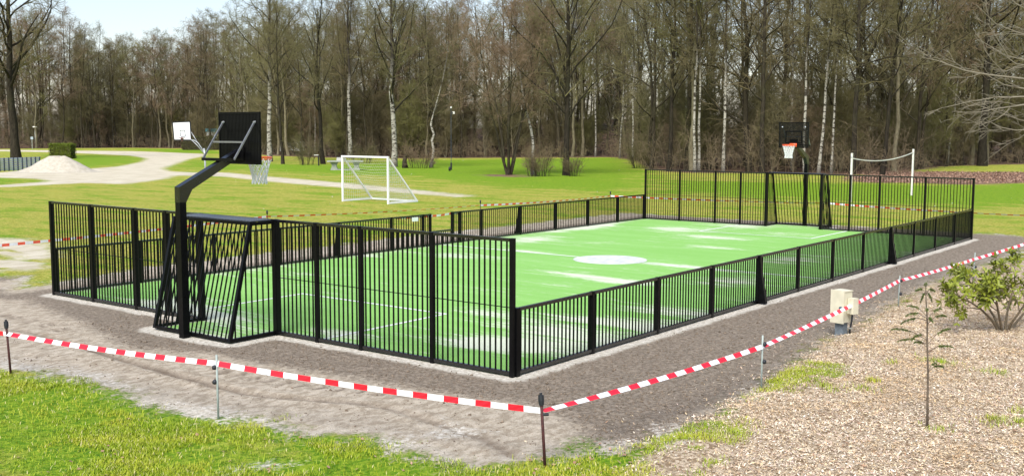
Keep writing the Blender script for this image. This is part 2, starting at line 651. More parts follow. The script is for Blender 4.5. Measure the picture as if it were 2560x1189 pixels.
def ground_material():
    t = NT('ground_surface')
    P = t.pos('Object')
    nb = t.noise(P, .35, 5, .6)
    nm = t.noise(P, 2.2, 6, .62)
    nf = t.noise(P, 14, 6, .65)
    nff = t.noise(P, 60, 4, .7)
    sgn = lambda v: t.math('SUBTRACT', v, .5)
    edge = t.math('ADD', t.math('MULTIPLY', sgn(nm), 1.2), t.math('MULTIPLY', sgn(nf), .9))
    edge_s = t.math('ADD', t.math('MULTIPLY', sgn(nm), .35), t.math('MULTIPLY', sgn(nf), .35))
    edge_l = t.math('ADD', t.math('MULTIPLY', sgn(nb), 6.0), t.math('MULTIPLY', sgn(nm), 2.5))
    # --- grass
    g1 = t.mix(t.ramp(nf, .40, .60), (.085, .195, .005), (.225, .325, .018))
    gd = t.mix(t.ramp(nf, .40, .60), (.21, .225, .022), (.42, .39, .080))
    stre = t.noise(t.map(P, (.5, .16, 1), (0, 0, .55)), 1.6, 5, .6)
    lush = t.ramp(t.math('ADD', t.math('ADD', t.attr('lush'), t.math('MULTIPLY', sgn(nb), 2.2)), t.math('ADD', t.math('MULTIPLY', sgn(stre), 6.5), t.math('MULTIPLY', sgn(nm), 3.4))), -1.0, .7)
    grass = t.mix(lush, gd, g1)
    grass = t.mix(t.math('MULTIPLY', t.ramp(nff, .58, .75), .35), grass, (.30, .29, .10))
    mot = t.noise(P, 4.5, 8, .8)
    grass = t.mix(t.ramp(mot, .52, .64), grass, t.mix(lush, (.125, .155, .014), (.050, .125, .004)))
    grass = t.mix(t.math('MULTIPLY', t.ramp(mot, .46, .38), .55), grass, t.mix(lush, (.50, .43, .16), (.31, .37, .035)))
    bare = t.ramp(t.math('ADD', t.math('MULTIPLY', sgn(nm), .6), t.math('MULTIPLY', nf, .6)), .52, .62)
    grass = t.mix(t.math('MULTIPLY', bare, t.math('SUBTRACT', .8, t.math('MULTIPLY', lush, .25))), grass, (.40, .34, .21))
    # --- soils
    dark = t.mix(t.ramp(t.math('ADD', t.math('MULTIPLY', nf, .6), t.math('MULTIPLY', nff, .4)), .42, .58), (.150, .122, .090), (.300, .250, .192))
    dark = t.mix(t.ramp(nff, .55, .8), dark, (.06, .045, .030))
    light = t.mix(t.ramp(t.noise(t.map(P, (1, 1.7, 1), (0, 0, -.75)), 4.5, 9, .74), .40, .60), (.315, .262, .192), (.50, .435, .34))
    light = t.mix(t.math('MULTIPLY', t.ramp(t.voro(t.map(P, (1, 1.6, 1), (0, 0, -.75)), 9, 'Distance', 'DISTANCE_TO_EDGE'), .03, .0), t.ramp(nm, .45, .6)), light, (.20, .155, .105))
    light = t.mix(t.ramp(t.math('ADD', nb, t.math('MULTIPLY', nm, .4)), .78, 1.0), light, (.60, .54, .44))
    white = t.mix(t.ramp(nf, .38, .62), (.42, .385, .31), (.66, .62, .54))
    pathc = t.mix(t.ramp(t.noise(t.map(P, (.4, 1.2, 1)), 1.2, 8, .7), .38, .62), (.45, .40, .285), (.60, .55, .43))
    pathc = t.mix(t.math('MULTIPLY', t.ramp(nf, .46, .62), .25), pathc, (.36, .31, .22))
    mul = t.mix(t.ramp(t.voro(P, 28, 'Color'), .15, .8), (.24, .17, .10), (.56, .46, .33))
    lit = t.mix(t.ramp(t.noise(P, 3, 6, .75), .35, .65), (.085, .05, .033), (.27, .165, .115))
    inwood = t.mix(t.ramp(t.noise(P, .9, 6, .7), .35, .65), (.05, .034, .022), (.16, .10, .065))
    m = lambda a, e, lo, hi: t.ramp(t.math('ADD', t.attr(a), e), lo, hi)
    c = t.mix(m('path', t.math('MULTIPLY', edge, 1.6), -.6, .5), grass, pathc)
    c = t.mix(t.math('MULTIPLY', m('leftsand', edge, -.4, .5), t.ramp(t.noise(t.map(P, (1, .35, 1), (0, 0, -.9)), 1.1, 4, .6), .4, .56)), c, pathc)
    c = t.mix(m('litter', edge_l, -.6, 1.2), c, lit)
    c = t.mix(m('wood', edge_l, 0, 3), c, inwood)
    soil = t.mix(m('light', t.math('MULTIPLY', edge_s, 1.8), -.25, .25), dark, light)
    c = t.mix(m('soil', t.math('ADD', t.math('MULTIPLY', edge, 1.4), t.math('MULTIPLY', sgn(nff), 1.2)), -.35, .15), c, soil)
    c = t.mix(t.math('MULTIPLY', t.attr('rut'), 1.0, True), c, (.14, .105, .075))
    rim = t.math('MULTIPLY', m('soil', t.math('MULTIPLY', edge, 1.2), -.25, .05), t.math('SUBTRACT', 1.0, m('soil', t.math('MULTIPLY', edge, 1.2), .15, .6)))
    c = t.mix(t.math('MULTIPLY', rim, t.math('MULTIPLY', t.ramp(nm, .46, .62), .6)), c, white)
    c = t.mix(m('mulch', edge, -.25, .15), c, mul)
    c = t.mix(t.math('MULTIPLY', m('whites', t.math('MULTIPLY', edge, 1.4), -.2, .2), t.ramp(t.noise(P, 9, 6, .75), .40, .56)), c, white)
    strip = t.math('SUBTRACT', 1.0, t.ramp(t.math('ADD', t.attr('court'), t.math('MULTIPLY', edge_s, .75)), .20, .34))
    c = t.mix(strip, c, white)
    t.col(c)
    t.rough(.95)
    t.b.inputs['Specular IOR Level'].default_value = .15
    t.bump(t.math('ADD', nf, t.math('MULTIPLY', nff, .8)), .75, .045)
    return t.m


MAT['ground'] = ground_material()
# split the one sheet by what covers it; borders share the same points and normals
fc = GV[GF].mean(1)
fa = {k: GA[k][GF].mean(1) for k in GA}
kind_id = np.zeros(len(GF), int)
kind_id[fa['path'] > 0] = 3
kind_id[fa['wood'] > 0] = 4
kind_id[fa['soil'] > 0] = 1
kind_id[(fa['mulch'] > 0) & (fa['soil'] <= 0)] = 2
GN = np.zeros_like(GV)
e1, e2 = GV[GF[:, 1]] - GV[GF[:, 0]], GV[GF[:, 3]] - GV[GF[:, 0]]
fn = np.cross(e1, e2)
for c in range(4):
    np.add.at(GN, GF[:, c], fn)
GN /= np.linalg.norm(GN, axis=1, keepdims=True)
for kid, nm in enumerate(['lawn', 'bare_soil', 'mulch_bed', 'gravel_track', 'woodland_floor']):
    ff = GF[kind_id == kid]
    if not len(ff):
        continue
    used, inv = np.unique(ff.ravel(), return_inverse=True)
    me = np_mesh(nm, GV[used], inv.reshape(-1, 4), MAT['ground'], smooth=True)
    for k in GA:
        set_attr(me, k, GA[k][used])
    me.normals_split_custom_set_from_vertices(GN[used].tolist())
    tag(link(nm, me), kind='structure')


def gh(x, y):
    return float(ground_z(np.array([x]), np.array([y]))[0])


# ================================================================== COURT
def turf_material():
    t = NT('green_turf')
    P = t.pos('Object')
    fine = t.noise(P, 90, 3, .7)
    band = t.noise(t.map(P, (1.1, .12, 1)), 2.0, 5, .6)
    str1 = t.noise(t.map(P, (2.6, .28, 1), (0, 0, .06)), 1.1, 7, .68, .4)
    str2 = t.noise(t.map(P, (11, 1.3, 1), (0, 0, .04)), 1.0, 8, .75)
    patch = t.noise(P, .3, 3, .5)
    g = t.mix(t.ramp(fine, .3, .7), (.165, .375, .075), (.235, .46, .115))
    g = t.mix(t.math('MULTIPLY', t.ramp(band, .35, .75), .4), g, (.29, .52, .165))
    a = t.math('ADD', t.math('MULTIPLY', str1, .62), t.math('MULTIPLY', str2, .48))
    a = t.math('ADD', a, t.math('MULTIPLY', t.math('SUBTRACT', patch, .5), .35))
    a = t.math('ADD', a, t.math('MULTIPLY', t.attr('sandy'), .20))
    fs = t.noise(t.map(P, (34, 3.5, 1), (0, 0, .03)), 1.0, 4, .7)
    a = t.math('ADD', a, t.math('MULTIPLY', t.math('SUBTRACT', fs, .5), .46))
    sand = t.ramp(a, .610, .79)
    sand = t.math('MULTIPLY', sand, t.math('ADD', .35, t.math('MULTIPLY', t.noise(P, 38, 4, .8), 1.05)), True)
    c = t.mix(sand, g, (.60, .62, .50))
    t.col(c)
    t.rough(.9)
    t.b.inputs['Specular IOR Level'].default_value = .2
    t.bump(fine, .4, .01)
    return t.m


def line_material():
    t = NT('white_turf_line')
    P = t.pos('Object')
    n = t.noise(P, 70, 3, .7)
    n2 = t.noise(P, 6, 4, .6)
    t.col(t.mix(t.ramp(t.math('ADD', n2, t.math('MULTIPLY', n, .3)), .4, .75), (.50, .55, .47), (.66, .68, .64)))
    t.rough(.9)
    t.bump(n, .3, .01)
    return t.m


MAT['turf'] = turf_material()
MAT['line'] = line_material()
tx = np.arange(0, CL + .01, .25)
ty = np.arange(0, CW + .01, .25)
tx[-1], ty[-1] = CL, CW
TX, TY = np.meshgrid(tx, ty, indexing='ij')
txf, tyf = TX.ravel(), TY.ravel()
sandy = np.zeros(len(txf))
for px, py, sx, sy, a in [(1210, 862, .5, 1.0, 1.5), (1340, 868, .5, .9, 1.2), (1420, 838, .7, 1.2, 1.5), (1540, 810, .5, 1.3, 1.3), (1650, 775, .5, 1.3, 1.2),
                          (1450, 690, .4, 1.6, 1.0), (1560, 705, .4, 1.4, 1.1), (1350, 632, .3, 1.6, 1.2), (1700, 667, .3, 1.6, 1.4), (1440, 572, 2.0, .8, 1.2),
                          (1330, 600, 1.8, .7, 1.1), (1500, 560, 1.4, .7, 1.2), (1680, 575, 1.0, 1.2, 1.0), (1800, 595, .6, 1.2, 1.0), (1780, 620, .4, 1.2, .9),
                          (520, 790, .6, 1.2, 1.6), (420, 760, .8, .9, 1.1), (860, 842, .4, .8, 1.1), (1190, 780, .4, .9, 1.0), (900, 640, .8, .8, 1.0), (1130, 640, .6, 1.2, .9),
                          (1850, 565, .8, 1.4, .9), (1980, 585, .8, 1.2, .9), (1980, 650, 1.0, .8, .9), (1830, 705, 1.0, .8, 1.0)]:
    c = gp(px, py)
    sandy += a * np.exp(-((txf - c[0]) / sx) ** 2 - ((tyf - c[1]) / sy) ** 2)
sandy += .5 * np.exp(-(tyf / .5) ** 2) + .35 * np.exp(-((CW - tyf) / .6) ** 2) + .4 * np.exp(-(txf / .25) ** 2)
n2 = len(ty)
ii, jj = np.meshgrid(np.arange(len(tx) - 1), np.arange(n2 - 1), indexing='ij')
b0 = (ii * n2 + jj).ravel()
tf = np.stack([b0, b0 + n2, b0 + n2 + 1, b0 + 1], 1)
tv = np.stack([txf, tyf, np.full(len(txf), .020)], 1)
me = np_mesh('turf_pitch', tv, tf, MAT['turf'])
set_attr(me, 'sandy', np.clip(sandy, 0, 1.6))
PITCH_O = tag(link('turf_pitch', me), kind='structure')
for x0, x1 in ((-.98, 0), (CL, CL + .98)):
    me = np_mesh('goal_turf', [(x0, 5.12, .02), (x1, 5.12, .02), (x1, 7.16, .02), (x0, 7.16, .02)], [(0, 1, 2, 3)], MAT['turf'])
    set_attr(me, 'sandy', [0.5] * 4)
    link('goal_turf', me, PITCH_O)


def strip(name, x0, x1, y0, y1, z=.0245):
    me = np_mesh(name, [(x0, y0, z), (x1, y0, z), (x1, y1, z), (x0, y1, z)], [(0, 1, 2, 3)], MAT['line'])
    return link(name, me, PITCH_O)


LW = .09
for sx in (0, 1):
    fx = (lambda v: v) if sx == 0 else (lambda v: CL - v)
    a, b = sorted((fx(3.25), fx(3.25 + LW)))
    strip('pitch_line', a, b, 4.08, 8.22)
    for yy in (4.08, 8.22 - LW):
        a, b = sorted((fx(.06), fx(3.25)))
        strip('pitch_line', a, b, yy, yy + LW)
MX = 12.52
strip('halfway_line', MX - LW / 2, MX + LW / 2, .05, 5.215)
strip('halfway_line', MX - LW / 2, MX + LW / 2, 7.14, CW - .05)
m = MB()
m.lathe([(1.0, .021), (1.0, .0285)], 64, (MX, 6.22, 0))
MAT['spot'] = simple('worn_white_spot', (.50, .52, .49), .9, 0, .14, 5)
m.build('centre_spot', MAT['spot'], PITCH_O)

# ------------------------------------------------------------------ steel bar fences
BAR = .020
_barcache = {}


def bar_mesh(h, lean=0.0):
    k = (round(h, 3), round(lean, 3))
    if k not in _barcache:
        m = MB()
        m.box((0, 0, h / 2), (BAR, BAR, h))
        if lean:
            v = m.v[0]
            v[:, 0] += lean * v[:, 2] / h
        _barcache[k] = m.mesh('bar', MAT['black'])
    return _barcache[k]


def bars(parent, p0, p1, z0, h, pitch=.104, clear=.05):
    p0, p1 = np.array(p0, float), np.array(p1, float)
    L = np.linalg.norm(p1 - p0)
    n = max(1, int(round(L / pitch)) - 1)
    for i in range(1, n + 1):
        q = p0 + (p1 - p0) * i / (n + 1)
        o = link('bar', bar_mesh(h), parent)
        o.location = (q[0], q[1], z0)


POST = .066


def post(parent, x, y, h, s=POST, name='post'):
    m = MB().box((x, y, h / 2), (s, s, h))
    return m.build(name, MAT['black'], parent)


def rail(parent, a, b, z, wd, ht, name):
    m = MB().beam((a[0], a[1], z), (b[0], b[1], z), wd, ht)
    return m.build(name, MAT['black_gloss'], parent)


def panel(parent, a, b, h, low=.03):
    """rails butt against the posts at a and b; bars between the rails"""
    a, b = np.array(a, float), np.array(b, float)
    d = (b - a) / np.linalg.norm(b - a)
    a2, b2 = a + d * POST / 2, b - d * POST / 2
    rail(parent, a2, b2, h - .026, .05, .046, 'top_rail')
    rail(parent, a2, b2, low + .025, .05, .05, 'bottom_rail')
    bars(parent, a, b, low + .05, h - .049 - low - .05)


def gusset(parent, x, y, sgn):
    m = MB()
    m.prism([(y + sgn * .04, .02), (y + sgn * .19, .02), (y + sgn * .19, .06), (y + sgn * .09, .60), (y + sgn * .055, .98), (y + sgn * .04, .98)], 'x', x - .045, x + .045)
    m.build('brace_plate', MAT['black'], parent)


H1, H2 = 1.0, 2.0
step = CL / 12
ND = [0, 1.52, 3.04, 4.07, 5.10]          # post offsets of the ends, mirrored about the middle
# long side beside the soil and mulch (y = 0)
fr = tag(empty('bar_fence', (0, 0, 0)), 'low black steel bar fence along the mulch side of the pitch', 'fence')
# the low fence's own corner posts stand just beside the tall end posts
for i in range(0, 13):
    x = i * step
    post(fr, x if 0 < i < 12 else (x + .08 if i == 0 else x - .08), -.012, H1, .085 if i in (0, 12) else POST)
    if i < 12:
        panel(fr, (x if i else .08, -.012), ((i + 1) * step if i < 11 else CL - .08, -.012), H1)
for i in (4, 8):
    gusset(fr, i * step, -.012, -1)
# long side beside the lawn (y = CW), with the opening
fl = tag(empty('bar_fence', (0, CW, 0)), 'low black steel bar fence with an entrance gap facing the lawn', 'fence')
xs = [.08] + [i * step for i in range(1, 6)] + [11.68, 12.0]
for a in xs:
    post(fl, a, .012, H1)
for a, b in zip(xs[:-1], xs[1:]):
    panel(fl, (a, .012), (b, .012), H1)
xs = [13.02, 13.40] + [i * step for i in range(7, 12)] + [CL - .08]
for a in xs:
    post(fl, a, .012, H1)
for a, b in zip(xs[:-1], xs[1:]):
    panel(fl, (a, .012), (b, .012), H1)
panel(fl, (12.0, .012), (13.02, .012), .47)
for i in (4, 8):
    gusset(fl, i * step, .012, 1)
m = MB().box((11.30, -.02, .88), (.26, .008, .12))
m.build('notice', MAT['white'], fl)


# ends: tall fence with a goal recess built into it
def end_fence(x0, sgn, label):
    """sgn: direction out of the court along x"""
    e = tag(empty('goal_end_fence', (x0, CW / 2, 0)), label, 'fence')
    half = CW / 2
    for side in (-1, 1):
        ys = [side * (half - v) for v in ND]
        for y in ys:
            post(e, 0, y, H2, POST if y not in (ys[-1],) else .09)
        for a, b in zip(ys[:-1], ys[1:]):
            panel(e, (0, a), (0, b), H2)
            d = np.sign(b - a)
            MB().tube([(0, a + d * .04, 1.005), (0, b - d * .04, 1.005)], .007, 6).build('tie_rod', MAT['black'], e)
        # goal side wall: leaning rear upright, bars, bottom rail, top rail
        yg = ys[-1]
        xb, xt = sgn * 1.0, sgn * .52
        MB().beam((sgn * .05, yg, .055), (xb - sgn * .03, yg, .055), .05, .05).build('bottom_rail', MAT['black'], e)
        MB().beam((sgn * .05, yg, 1.95), (xt - sgn * .03, yg, 1.95), .05, .05).build('top_rail', MAT['black'], e)
        MB().beam((xb, yg, .03), (xt, yg, 1.975), .06, .06, up=(0, 1, 0)).build('rear_upright', MAT['black'], e)
        for i in range(1, 8):
            f = i / 8
            xa = sgn * (.05 + .95 * f)
            if abs(xa) <= abs(xt) - .02:
                zt = 1.93
            else:
                zt = 1.95 * (1 - (abs(xa) - abs(xt)) / (abs(xb) - abs(xt))) + .02
            if zt < .25:
                continue
            o = link('bar', bar_mesh(zt - .08), e)
            o.location = (xa, yg, .08)
    ya, yb = -(half - ND[-1]), half - ND[-1]
    MB().beam((sgn * 1.0, ya + .032, .055), (sgn * 1.0, yb - .032, .055), .05, .05).build('bottom_rail', MAT['black'], e)
    MB().beam((sgn * .52, ya + .032, 1.955), (sgn * .52, yb - .032, 1.955), .05, .05).build('top_rail', MAT['black'], e)
    MB().beam((0, ya + .046, 1.974), (0, yb - .046, 1.974), .05, .046).build('crossbar', MAT['black'], e)
    n = 17
    for i in range(1, n + 1):
        o = link('bar', bar_mesh(1.87, -sgn * .462), e)
        o.location = (sgn * .994, ya + (yb - ya) * i / (n + 1), .08)
    # slatted roof of the goal
    rf = MB()
    for i in range(24):
        y = ya + .06 + (yb - ya - .12) * i / 23
        rf.box((sgn * .2725, y, 1.992), (.44, .05, .012))
    rf.build('goal_roof', MAT['roofgrey'], e)
    for xx in (.17, .38):
        MB().beam((sgn * xx, ya + .03, 1.970), (sgn * xx, yb - .03, 1.970), .03, .03).build('roof_beam', MAT['black'], e)
    return e


end_fence(0, -1, 'tall black bar fence with goal recess, beside the sand with wheel tracks')
end_fence(CL, 1, 'tall black bar fence with goal recess, before the volleyball posts')


# ------------------------------------------------------------------ basketball stands behind the goals
def net_mesh(cx, cy, z0, r0, r1, h, n=12, rows=5, rt=.0085):
    P, R = [], []
    for s in (1, -1):
        for i in range(n):
            pl = []
            for k in range(rows * 2 + 1):
                t = k / (rows * 2)
                a = 2 * math.pi * (i / n + s * t * .5 * rows / n)
                r = r0 + (r1 - r0) * min(1, t * 1.25) ** .7 + (.012 if t > .85 else 0)
                pl.append((cx + r * math.cos(a), cy + r * math.sin(a), z0 - h * t))
            P.append(pl)
            R.append([rt] * len(pl))
    return tubes(np.array(P), np.array(R), 4)


def hoop_stand(xp, sgn, label):
    """xp: pole x; sgn: direction towards the court"""
    e = tag(empty('basketball_stand', (xp, 6.14, 0)), label, 'basketball hoop')
    s = sgn
    MB().box((0, 0, 1.275), (.128, .128, 2.55)).build('pole', MAT['black'], e)
    m = MB()                                           # inclined arm, mitred on the pole
    m.prism([(s * -.066, 2.56), (s * 1.20, 3.17), (s * 1.20, 3.035), (s * .19, 2.51), (s * .065, 2.30), (s * -.066, 2.30)], 'y', -.067, .067)
    m.build('arm', MAT['black_gloss'], e)
    m = MB()
    m.box((s * 1.215, 0, 3.1), (.02, .3, .24))
    m.build('mounting_plate', MAT['black'], e)
    bx = s * 1.25
    b = empty_part('backboard', e)
    nsl = 27
    me = MB().box((0, 0, 0), (.016, .0235, .86)).mesh('slat', MAT['black'])
    for i in range(nsl):
        o = link('slat', me, b)
        o.location = (bx, -.56 + .055 + 1.01 * i / (nsl - 1), 3.365)
    fr_ = MB()
    for y in (-.545, .545):
        fr_.box((bx, y, 3.365), (.04, .03, .91))
    for z in (2.925, 3.805):
        fr_.box((bx, 0, z), (.04, 1.058, .03))
    fr_.build('board_frame', MAT['black'], b)
    tgt = MB()
    for y in (-.295, .295):
        tgt.box((bx + s * .022, y, 3.29), (.012, .045, .45))
    for z in (3.0875, 3.4925):
        tgt.box((bx + s * .022, 0, z), (.012, .544, .045))
    tgt.build('target_frame', MAT['black'], b)
    # rear stay frame
    fx = s * .78
    MB().beam((fx, -.43, 3.0), (fx, .43, 3.0), .05, .05).build('stay_bar', MAT['black'], e)
    for y in (-.43, .43):
        MB().beam((fx, y, 3.0), (bx - s * .02, y, 3.64), .027, .027).build('stay', MAT['stay_highlit'], e)
        MB().tube([(bx - s * .035, y, 3.635), (bx + s * .03, y, 3.655)], .022, 10).build('bolt', MAT['steel'], e)
    MB().beam((s * 1.0, -.41, 3.30), (s * 1.0, .41, 3.30), .03, .03).build('stay_bar', MAT['stay_highlit'], e)
    # rim
    rc = bx + s * .42
    th = np.linspace(0, 2 * math.pi, 33)
    r = MB()
    r.tube(np.stack([rc + .225 * np.cos(th), .225 * np.sin(th), np.full(33, 3.02)], 1), .011, 8, cap=False)
    r.tube(np.stack([rc + .225 * np.cos(th), .225 * np.sin(th), np.full(33, 2.985)], 1), .006, 6, cap=False)
    for y in (-.1, .1):
        r.beam((bx + s * .02, y, 3.0), (rc - s * .2, y, 3.0), .02, .05)
    r.box((bx + s * .035, 0, 3.0), (.03, .26, .13))
    rim = r.build('rim', MAT['orange'], e, True)
    v, f = net_mesh(rc, 0, 2.985, .222, .12, .44)
    link('net', np_mesh('net', v, f, MAT['net'], smooth=True), e)
    return e


def empty_part(name, parent):
    o = link(name, None, parent)
    o.empty_display_size = .1
    return o


MAT['stay_highlit'] = simple('highlit_black_stay', (.22, .225, .23), .3, .5, .1, 12)  # black stays painted mid grey: highlight on the tubes mixed into the base colour
hoop_stand(-1.13, 1, 'tall black basketball stand with orange rim behind goal, beside the wheel-tracked sand')
hoop_stand(CL + 1.13, -1, 'tall black basketball stand with orange rim, before the wood')
# ================================================================== TREES
def bark_material(name, c1, c2, scale=3, band=False):
    t = NT(name)
    P = t.pos('Object')
    r = t.n('ShaderNodeObjectInfo').outputs['Random']
    n = t.noise(t.map(P, (1, 1, .25)), scale * 3, 6, .65)
    c = t.mix(t.ramp(n, .3, .7), c1, c2)
    green = t.ramp(t.noise(P, .5, 3, .6), .45, .7)
    c = t.mix(t.math('MULTIPLY', green, .35), c, (.075, .078, .032))
    c = t.mix(t.math('MULTIPLY', r, .5), c, tuple(x * .55 for x in c1))
    t.col(c)
    t.rough(.95)
    t.b.inputs['Specular IOR Level'].default_value = .1
    t.bump(n, .6, .03)
    return t.m


def birch_material():
    t = NT('birch_bark')
    P = t.pos('Object')
    n = t.noise(t.map(P, (2.5, 2.5, 7)), 1.0, 5, .7)
    n2 = t.noise(P, .8, 3, .6)
    z = t.n('ShaderNodeSeparateXYZ')
    t.l(P, z.inputs[0])
    hi = t.ramp(t.math('ADD', z.outputs['Z'], t.math('MULTIPLY', n2, 5)), 9, 14)
    lo = t.ramp(t.math('ADD', z.outputs['Z'], t.math('MULTIPLY', n, 2.0)), 1.9, 1.1)
    dk = t.math('MAXIMUM', t.math('MAXIMUM', t.math('MAXIMUM', t.ramp(n, .50, .58), t.ramp(t.noise(P, 1.3, 4, .65), .54, .64)), hi), t.math('MULTIPLY', lo, .75))
    c = t.mix(dk, t.mix(n2, (.24, .22, .175), (.46, .44, .375)), (.045, .037, .028))
    t.col(c)
    t.rough(.85)
    t.b.inputs['Specular IOR Level'].default_value = .15
    t.bump(n, .4, .02)
    return t.m


def twig_material(name, cols):
    t = NT(name)
    r = t.n('ShaderNodeObjectInfo').outputs['Random']
    P = t.pos('Object')
    n = t.noise(P, .55, 4, .6)
    c = t.mix(t.ramp(n, .35, .65), cols[0], cols[1])
    c = t.mix(t.math('MULTIPLY', t.ramp(r, .3, 1.0), .75), c, cols[2])
    t.col(c)
    t.rough(.9)
    t.b.inputs['Specular IOR Level'].default_value = .15
    return t.m


MAT['bark_dark'] = bark_material('black_bark', (.018, .015, .011), (.055, .046, .032))
MAT['bark'] = bark_material('dark_bark', (.026, .022, .015), (.082, .068, .044))
MAT['bark_grey'] = bark_material('grey_green_bark', (.11, .096, .058), (.26, .23, .145))
MAT['birch'] = birch_material()
MAT['twig'] = twig_material('olive_twigs', [(.108, .096, .046), (.185, .168, .078), (.155, .122, .066)])
MAT['twig_red'] = twig_material('red_brown_twigs', [(.170, .118, .075), (.245, .175, .112), (.165, .135, .07)])
MAT['twig_green'] = twig_material('budding_twigs', [(.125, .12, .045), (.195, .185, .066), (.155, .13, .06)])
MAT['twig_under'] = twig_material('undergrowth_twigs', [(.15, .118, .07), (.25, .20, .125), (.2, .15, .09)])
MAT['twig_pale'] = twig_material('pale_twigs', [(.17, .15, .105), (.25, .225, .165), (.2, .18, .13)])


def grow(rng, pts, rad, m, t0, t1, ang, lenf, k, wander, trop, rratio, rmin, spread=None):
    """m children on each parent polyline. returns points (N*m,k,3) and radii"""
    N, kp, _ = pts.shape
    t = t0 + (t1 - t0) * (np.arange(m)[None] + rng.random((N, m))) / m
    u = t * (kp - 1)
    i = np.minimum(u.astype(int), kp - 2)
    fr = (u - i)[..., None]
    ar = np.arange(N)[:, None]
    p = pts[ar, i] * (1 - fr) + pts[ar, i + 1] * fr
    d = pts[ar, i + 1] - pts[ar, i]
    d /= np.linalg.norm(d, axis=2, keepdims=True) + 1e-9
    r = (rad[ar, i] * (1 - fr[..., 0]) + rad[ar, i + 1] * fr[..., 0])
    q = rng.normal(size=d.shape)
    q -= (q * d).sum(2, keepdims=True) * d
    q /= np.linalg.norm(q, axis=2, keepdims=True) + 1e-9
    if spread is not None:                      # even azimuths for limbs on a trunk
        az = np.arange(m)[None] * 2.399 + rng.random((N, 1)) * 6.28 + rng.normal(size=(N, m)) * spread
        q = np.stack([np.cos(az), np.sin(az), np.zeros_like(az)], 2)
    a = np.radians(rng.uniform(ang[0], ang[1], (N, m)))[..., None]
    dirn = d * np.cos(a) + q * np.sin(a)
    L = lenf(t, np.linalg.norm(pts[:, -1] - pts[:, 0], axis=1)[:, None]) * rng.uniform(.7, 1.25, (N, m))
    P = p.reshape(-1, 3)
    D = dirn.reshape(-1, 3)
    L = L.reshape(-1, 1) / (k - 1)
    out = [P]
    for s in range(k - 1):
        D = D + rng.normal(size=D.shape) * wander + np.array([0, 0, trop])
        D = D / (np.linalg.norm(D, axis=1, keepdims=True) + 1e-9)
        P = P + D * L
        out.append(P)
    out = np.stack(out, 1)
    r0 = np.maximum(r.reshape(-1) * rratio, rmin)
    tap = np.linspace(1, .35, k)[None]
    return out, np.maximum(r0[:, None] * tap, rmin * .75)


def trunk_line(rng, H, r0, k=12, lean=(0, 0), wob=.02, pts=None):
    if pts is not None:
        p = np.array(pts, float)
        k = len(p)
    else:
        z = np.linspace(0, H, k)
        w1 = np.cumsum(rng.normal(size=(k, 2)) * wob * H / k * 2.2, 0)
        w1 -= w1[0]
        p = np.stack([lean[0] * z + w1[:, 0], lean[1] * z + w1[:, 1], z], 1)
    t = np.linspace(0, 1, k)
    r = r0 * (1 - .86 * t ** 1.1)
    r[0] *= 1.35
    return p[None], r[None]


def make_tree(seed, H, r0, limbs=20, t0=.3, ang=(35, 60), limb_len=.34, shape=.6, l2=7, l3=6, l4=3, up=.05, droop=0.0, lean=(0, 0), wob=.02,
              pts=None, trunk_mat='bark', limb_mat='bark', twig='twig', rmin=.011, stems=None, k=12):
    """returns (trunk mesh, crown mesh)"""
    rng = np.random.default_rng(seed)
    T = [trunk_line(rng, H, r0, k, lean, wob, pts)]
    if stems:
        for i in range(stems):
            a = 6.28 * i / stems + rng.random()
            le = rng.uniform(.12, .38)
            q, r = trunk_line(rng, H * rng.uniform(.7, 1), r0 * rng.uniform(.6, .95), k, (le * math.cos(a), le * math.sin(a)), wob)
            q = q + np.array([math.cos(a), math.sin(a), 0]) * r0 * 1.2
            T.append((q, r))
    tv, tf, tmi, off = [], [], [], 0
    cv, cf, coff = [], [], 0
    for q, r in T:
        v, f = tubes(q, r, 9)
        tv.append(v); tf.append(f + off); tmi += [0] * len(f); off += len(v)
        tot = np.linalg.norm(q[0, -1] - q[0, 0])
        L1, R1 = grow(rng, q, r, limbs, t0, .97, ang, lambda t, pl: tot * limb_len * (1.02 - ((t - t0) / (1 - t0)) ** 1.3) ** shape * np.where(t < t0 + .1, .75, 1) + .4,
                      8, .13, up, .48, .02, spread=.5)
        v, f = tubes(L1, R1, 5)
        tv.append(v); tf.append(f + off); tmi += [1] * len(f); off += len(v)
        L2, R2 = grow(rng, L1, R1, l2, .18, 1.0, (25, 60), lambda t, pl: pl * .42 * (1.1 - .65 * t) + .25, 5, .16, up * .7 - droop, .55, rmin)
        L3, R3 = grow(rng, L2, R2, l3, .15, 1.0, (25, 65), lambda t, pl: pl * .42 * (1.1 - .5 * t) + .22, 3, .18, -droop, .6, rmin * .9)
        for a, b, s in ((L2, R2, 4), (L3, R3, 3)):
            v, f = tubes(a, b, s)
            cv.append(v); cf.append(f + coff); coff += len(v)
        if l4:
            L4, R4 = grow(rng, L3, R3, l4, .2, 1.0, (25, 60), lambda t, pl: pl * .45 + .2, 2, .15, -droop, .7, rmin * .8)
            v, f = tubes(L4, R4, 3)
            cv.append(v); cf.append(f + coff); coff += len(v)
    tm = np_mesh('trunk', np.concatenate(tv), np.concatenate(tf), [MAT[trunk_mat], MAT[limb_mat]], tmi, True)
    cm = np_mesh('crown', np.concatenate(cv), np.concatenate(cf), MAT[twig], smooth=False)
    return tm, cm


def plant(name, meshes, loc, rz=0.0, sc=1.0, label=None, cat='tree', group=None, sz=None):
    e = empty(name, loc, rz)
    e.scale = (sc, sc, sz or sc)
    tag(e, label, cat, group)
    if sz:
        e.rotation_euler = (rng.normal() * .035, rng.normal() * .035, rz)
    for n, me in zip(('trunk', 'crown'), meshes):
        link(n, me, e)
    return e


def base_at(px, py, extra=-.05):
    p = gp(px, py)
    return (p[0], p[1], gh(p[0], p[1]) + extra)


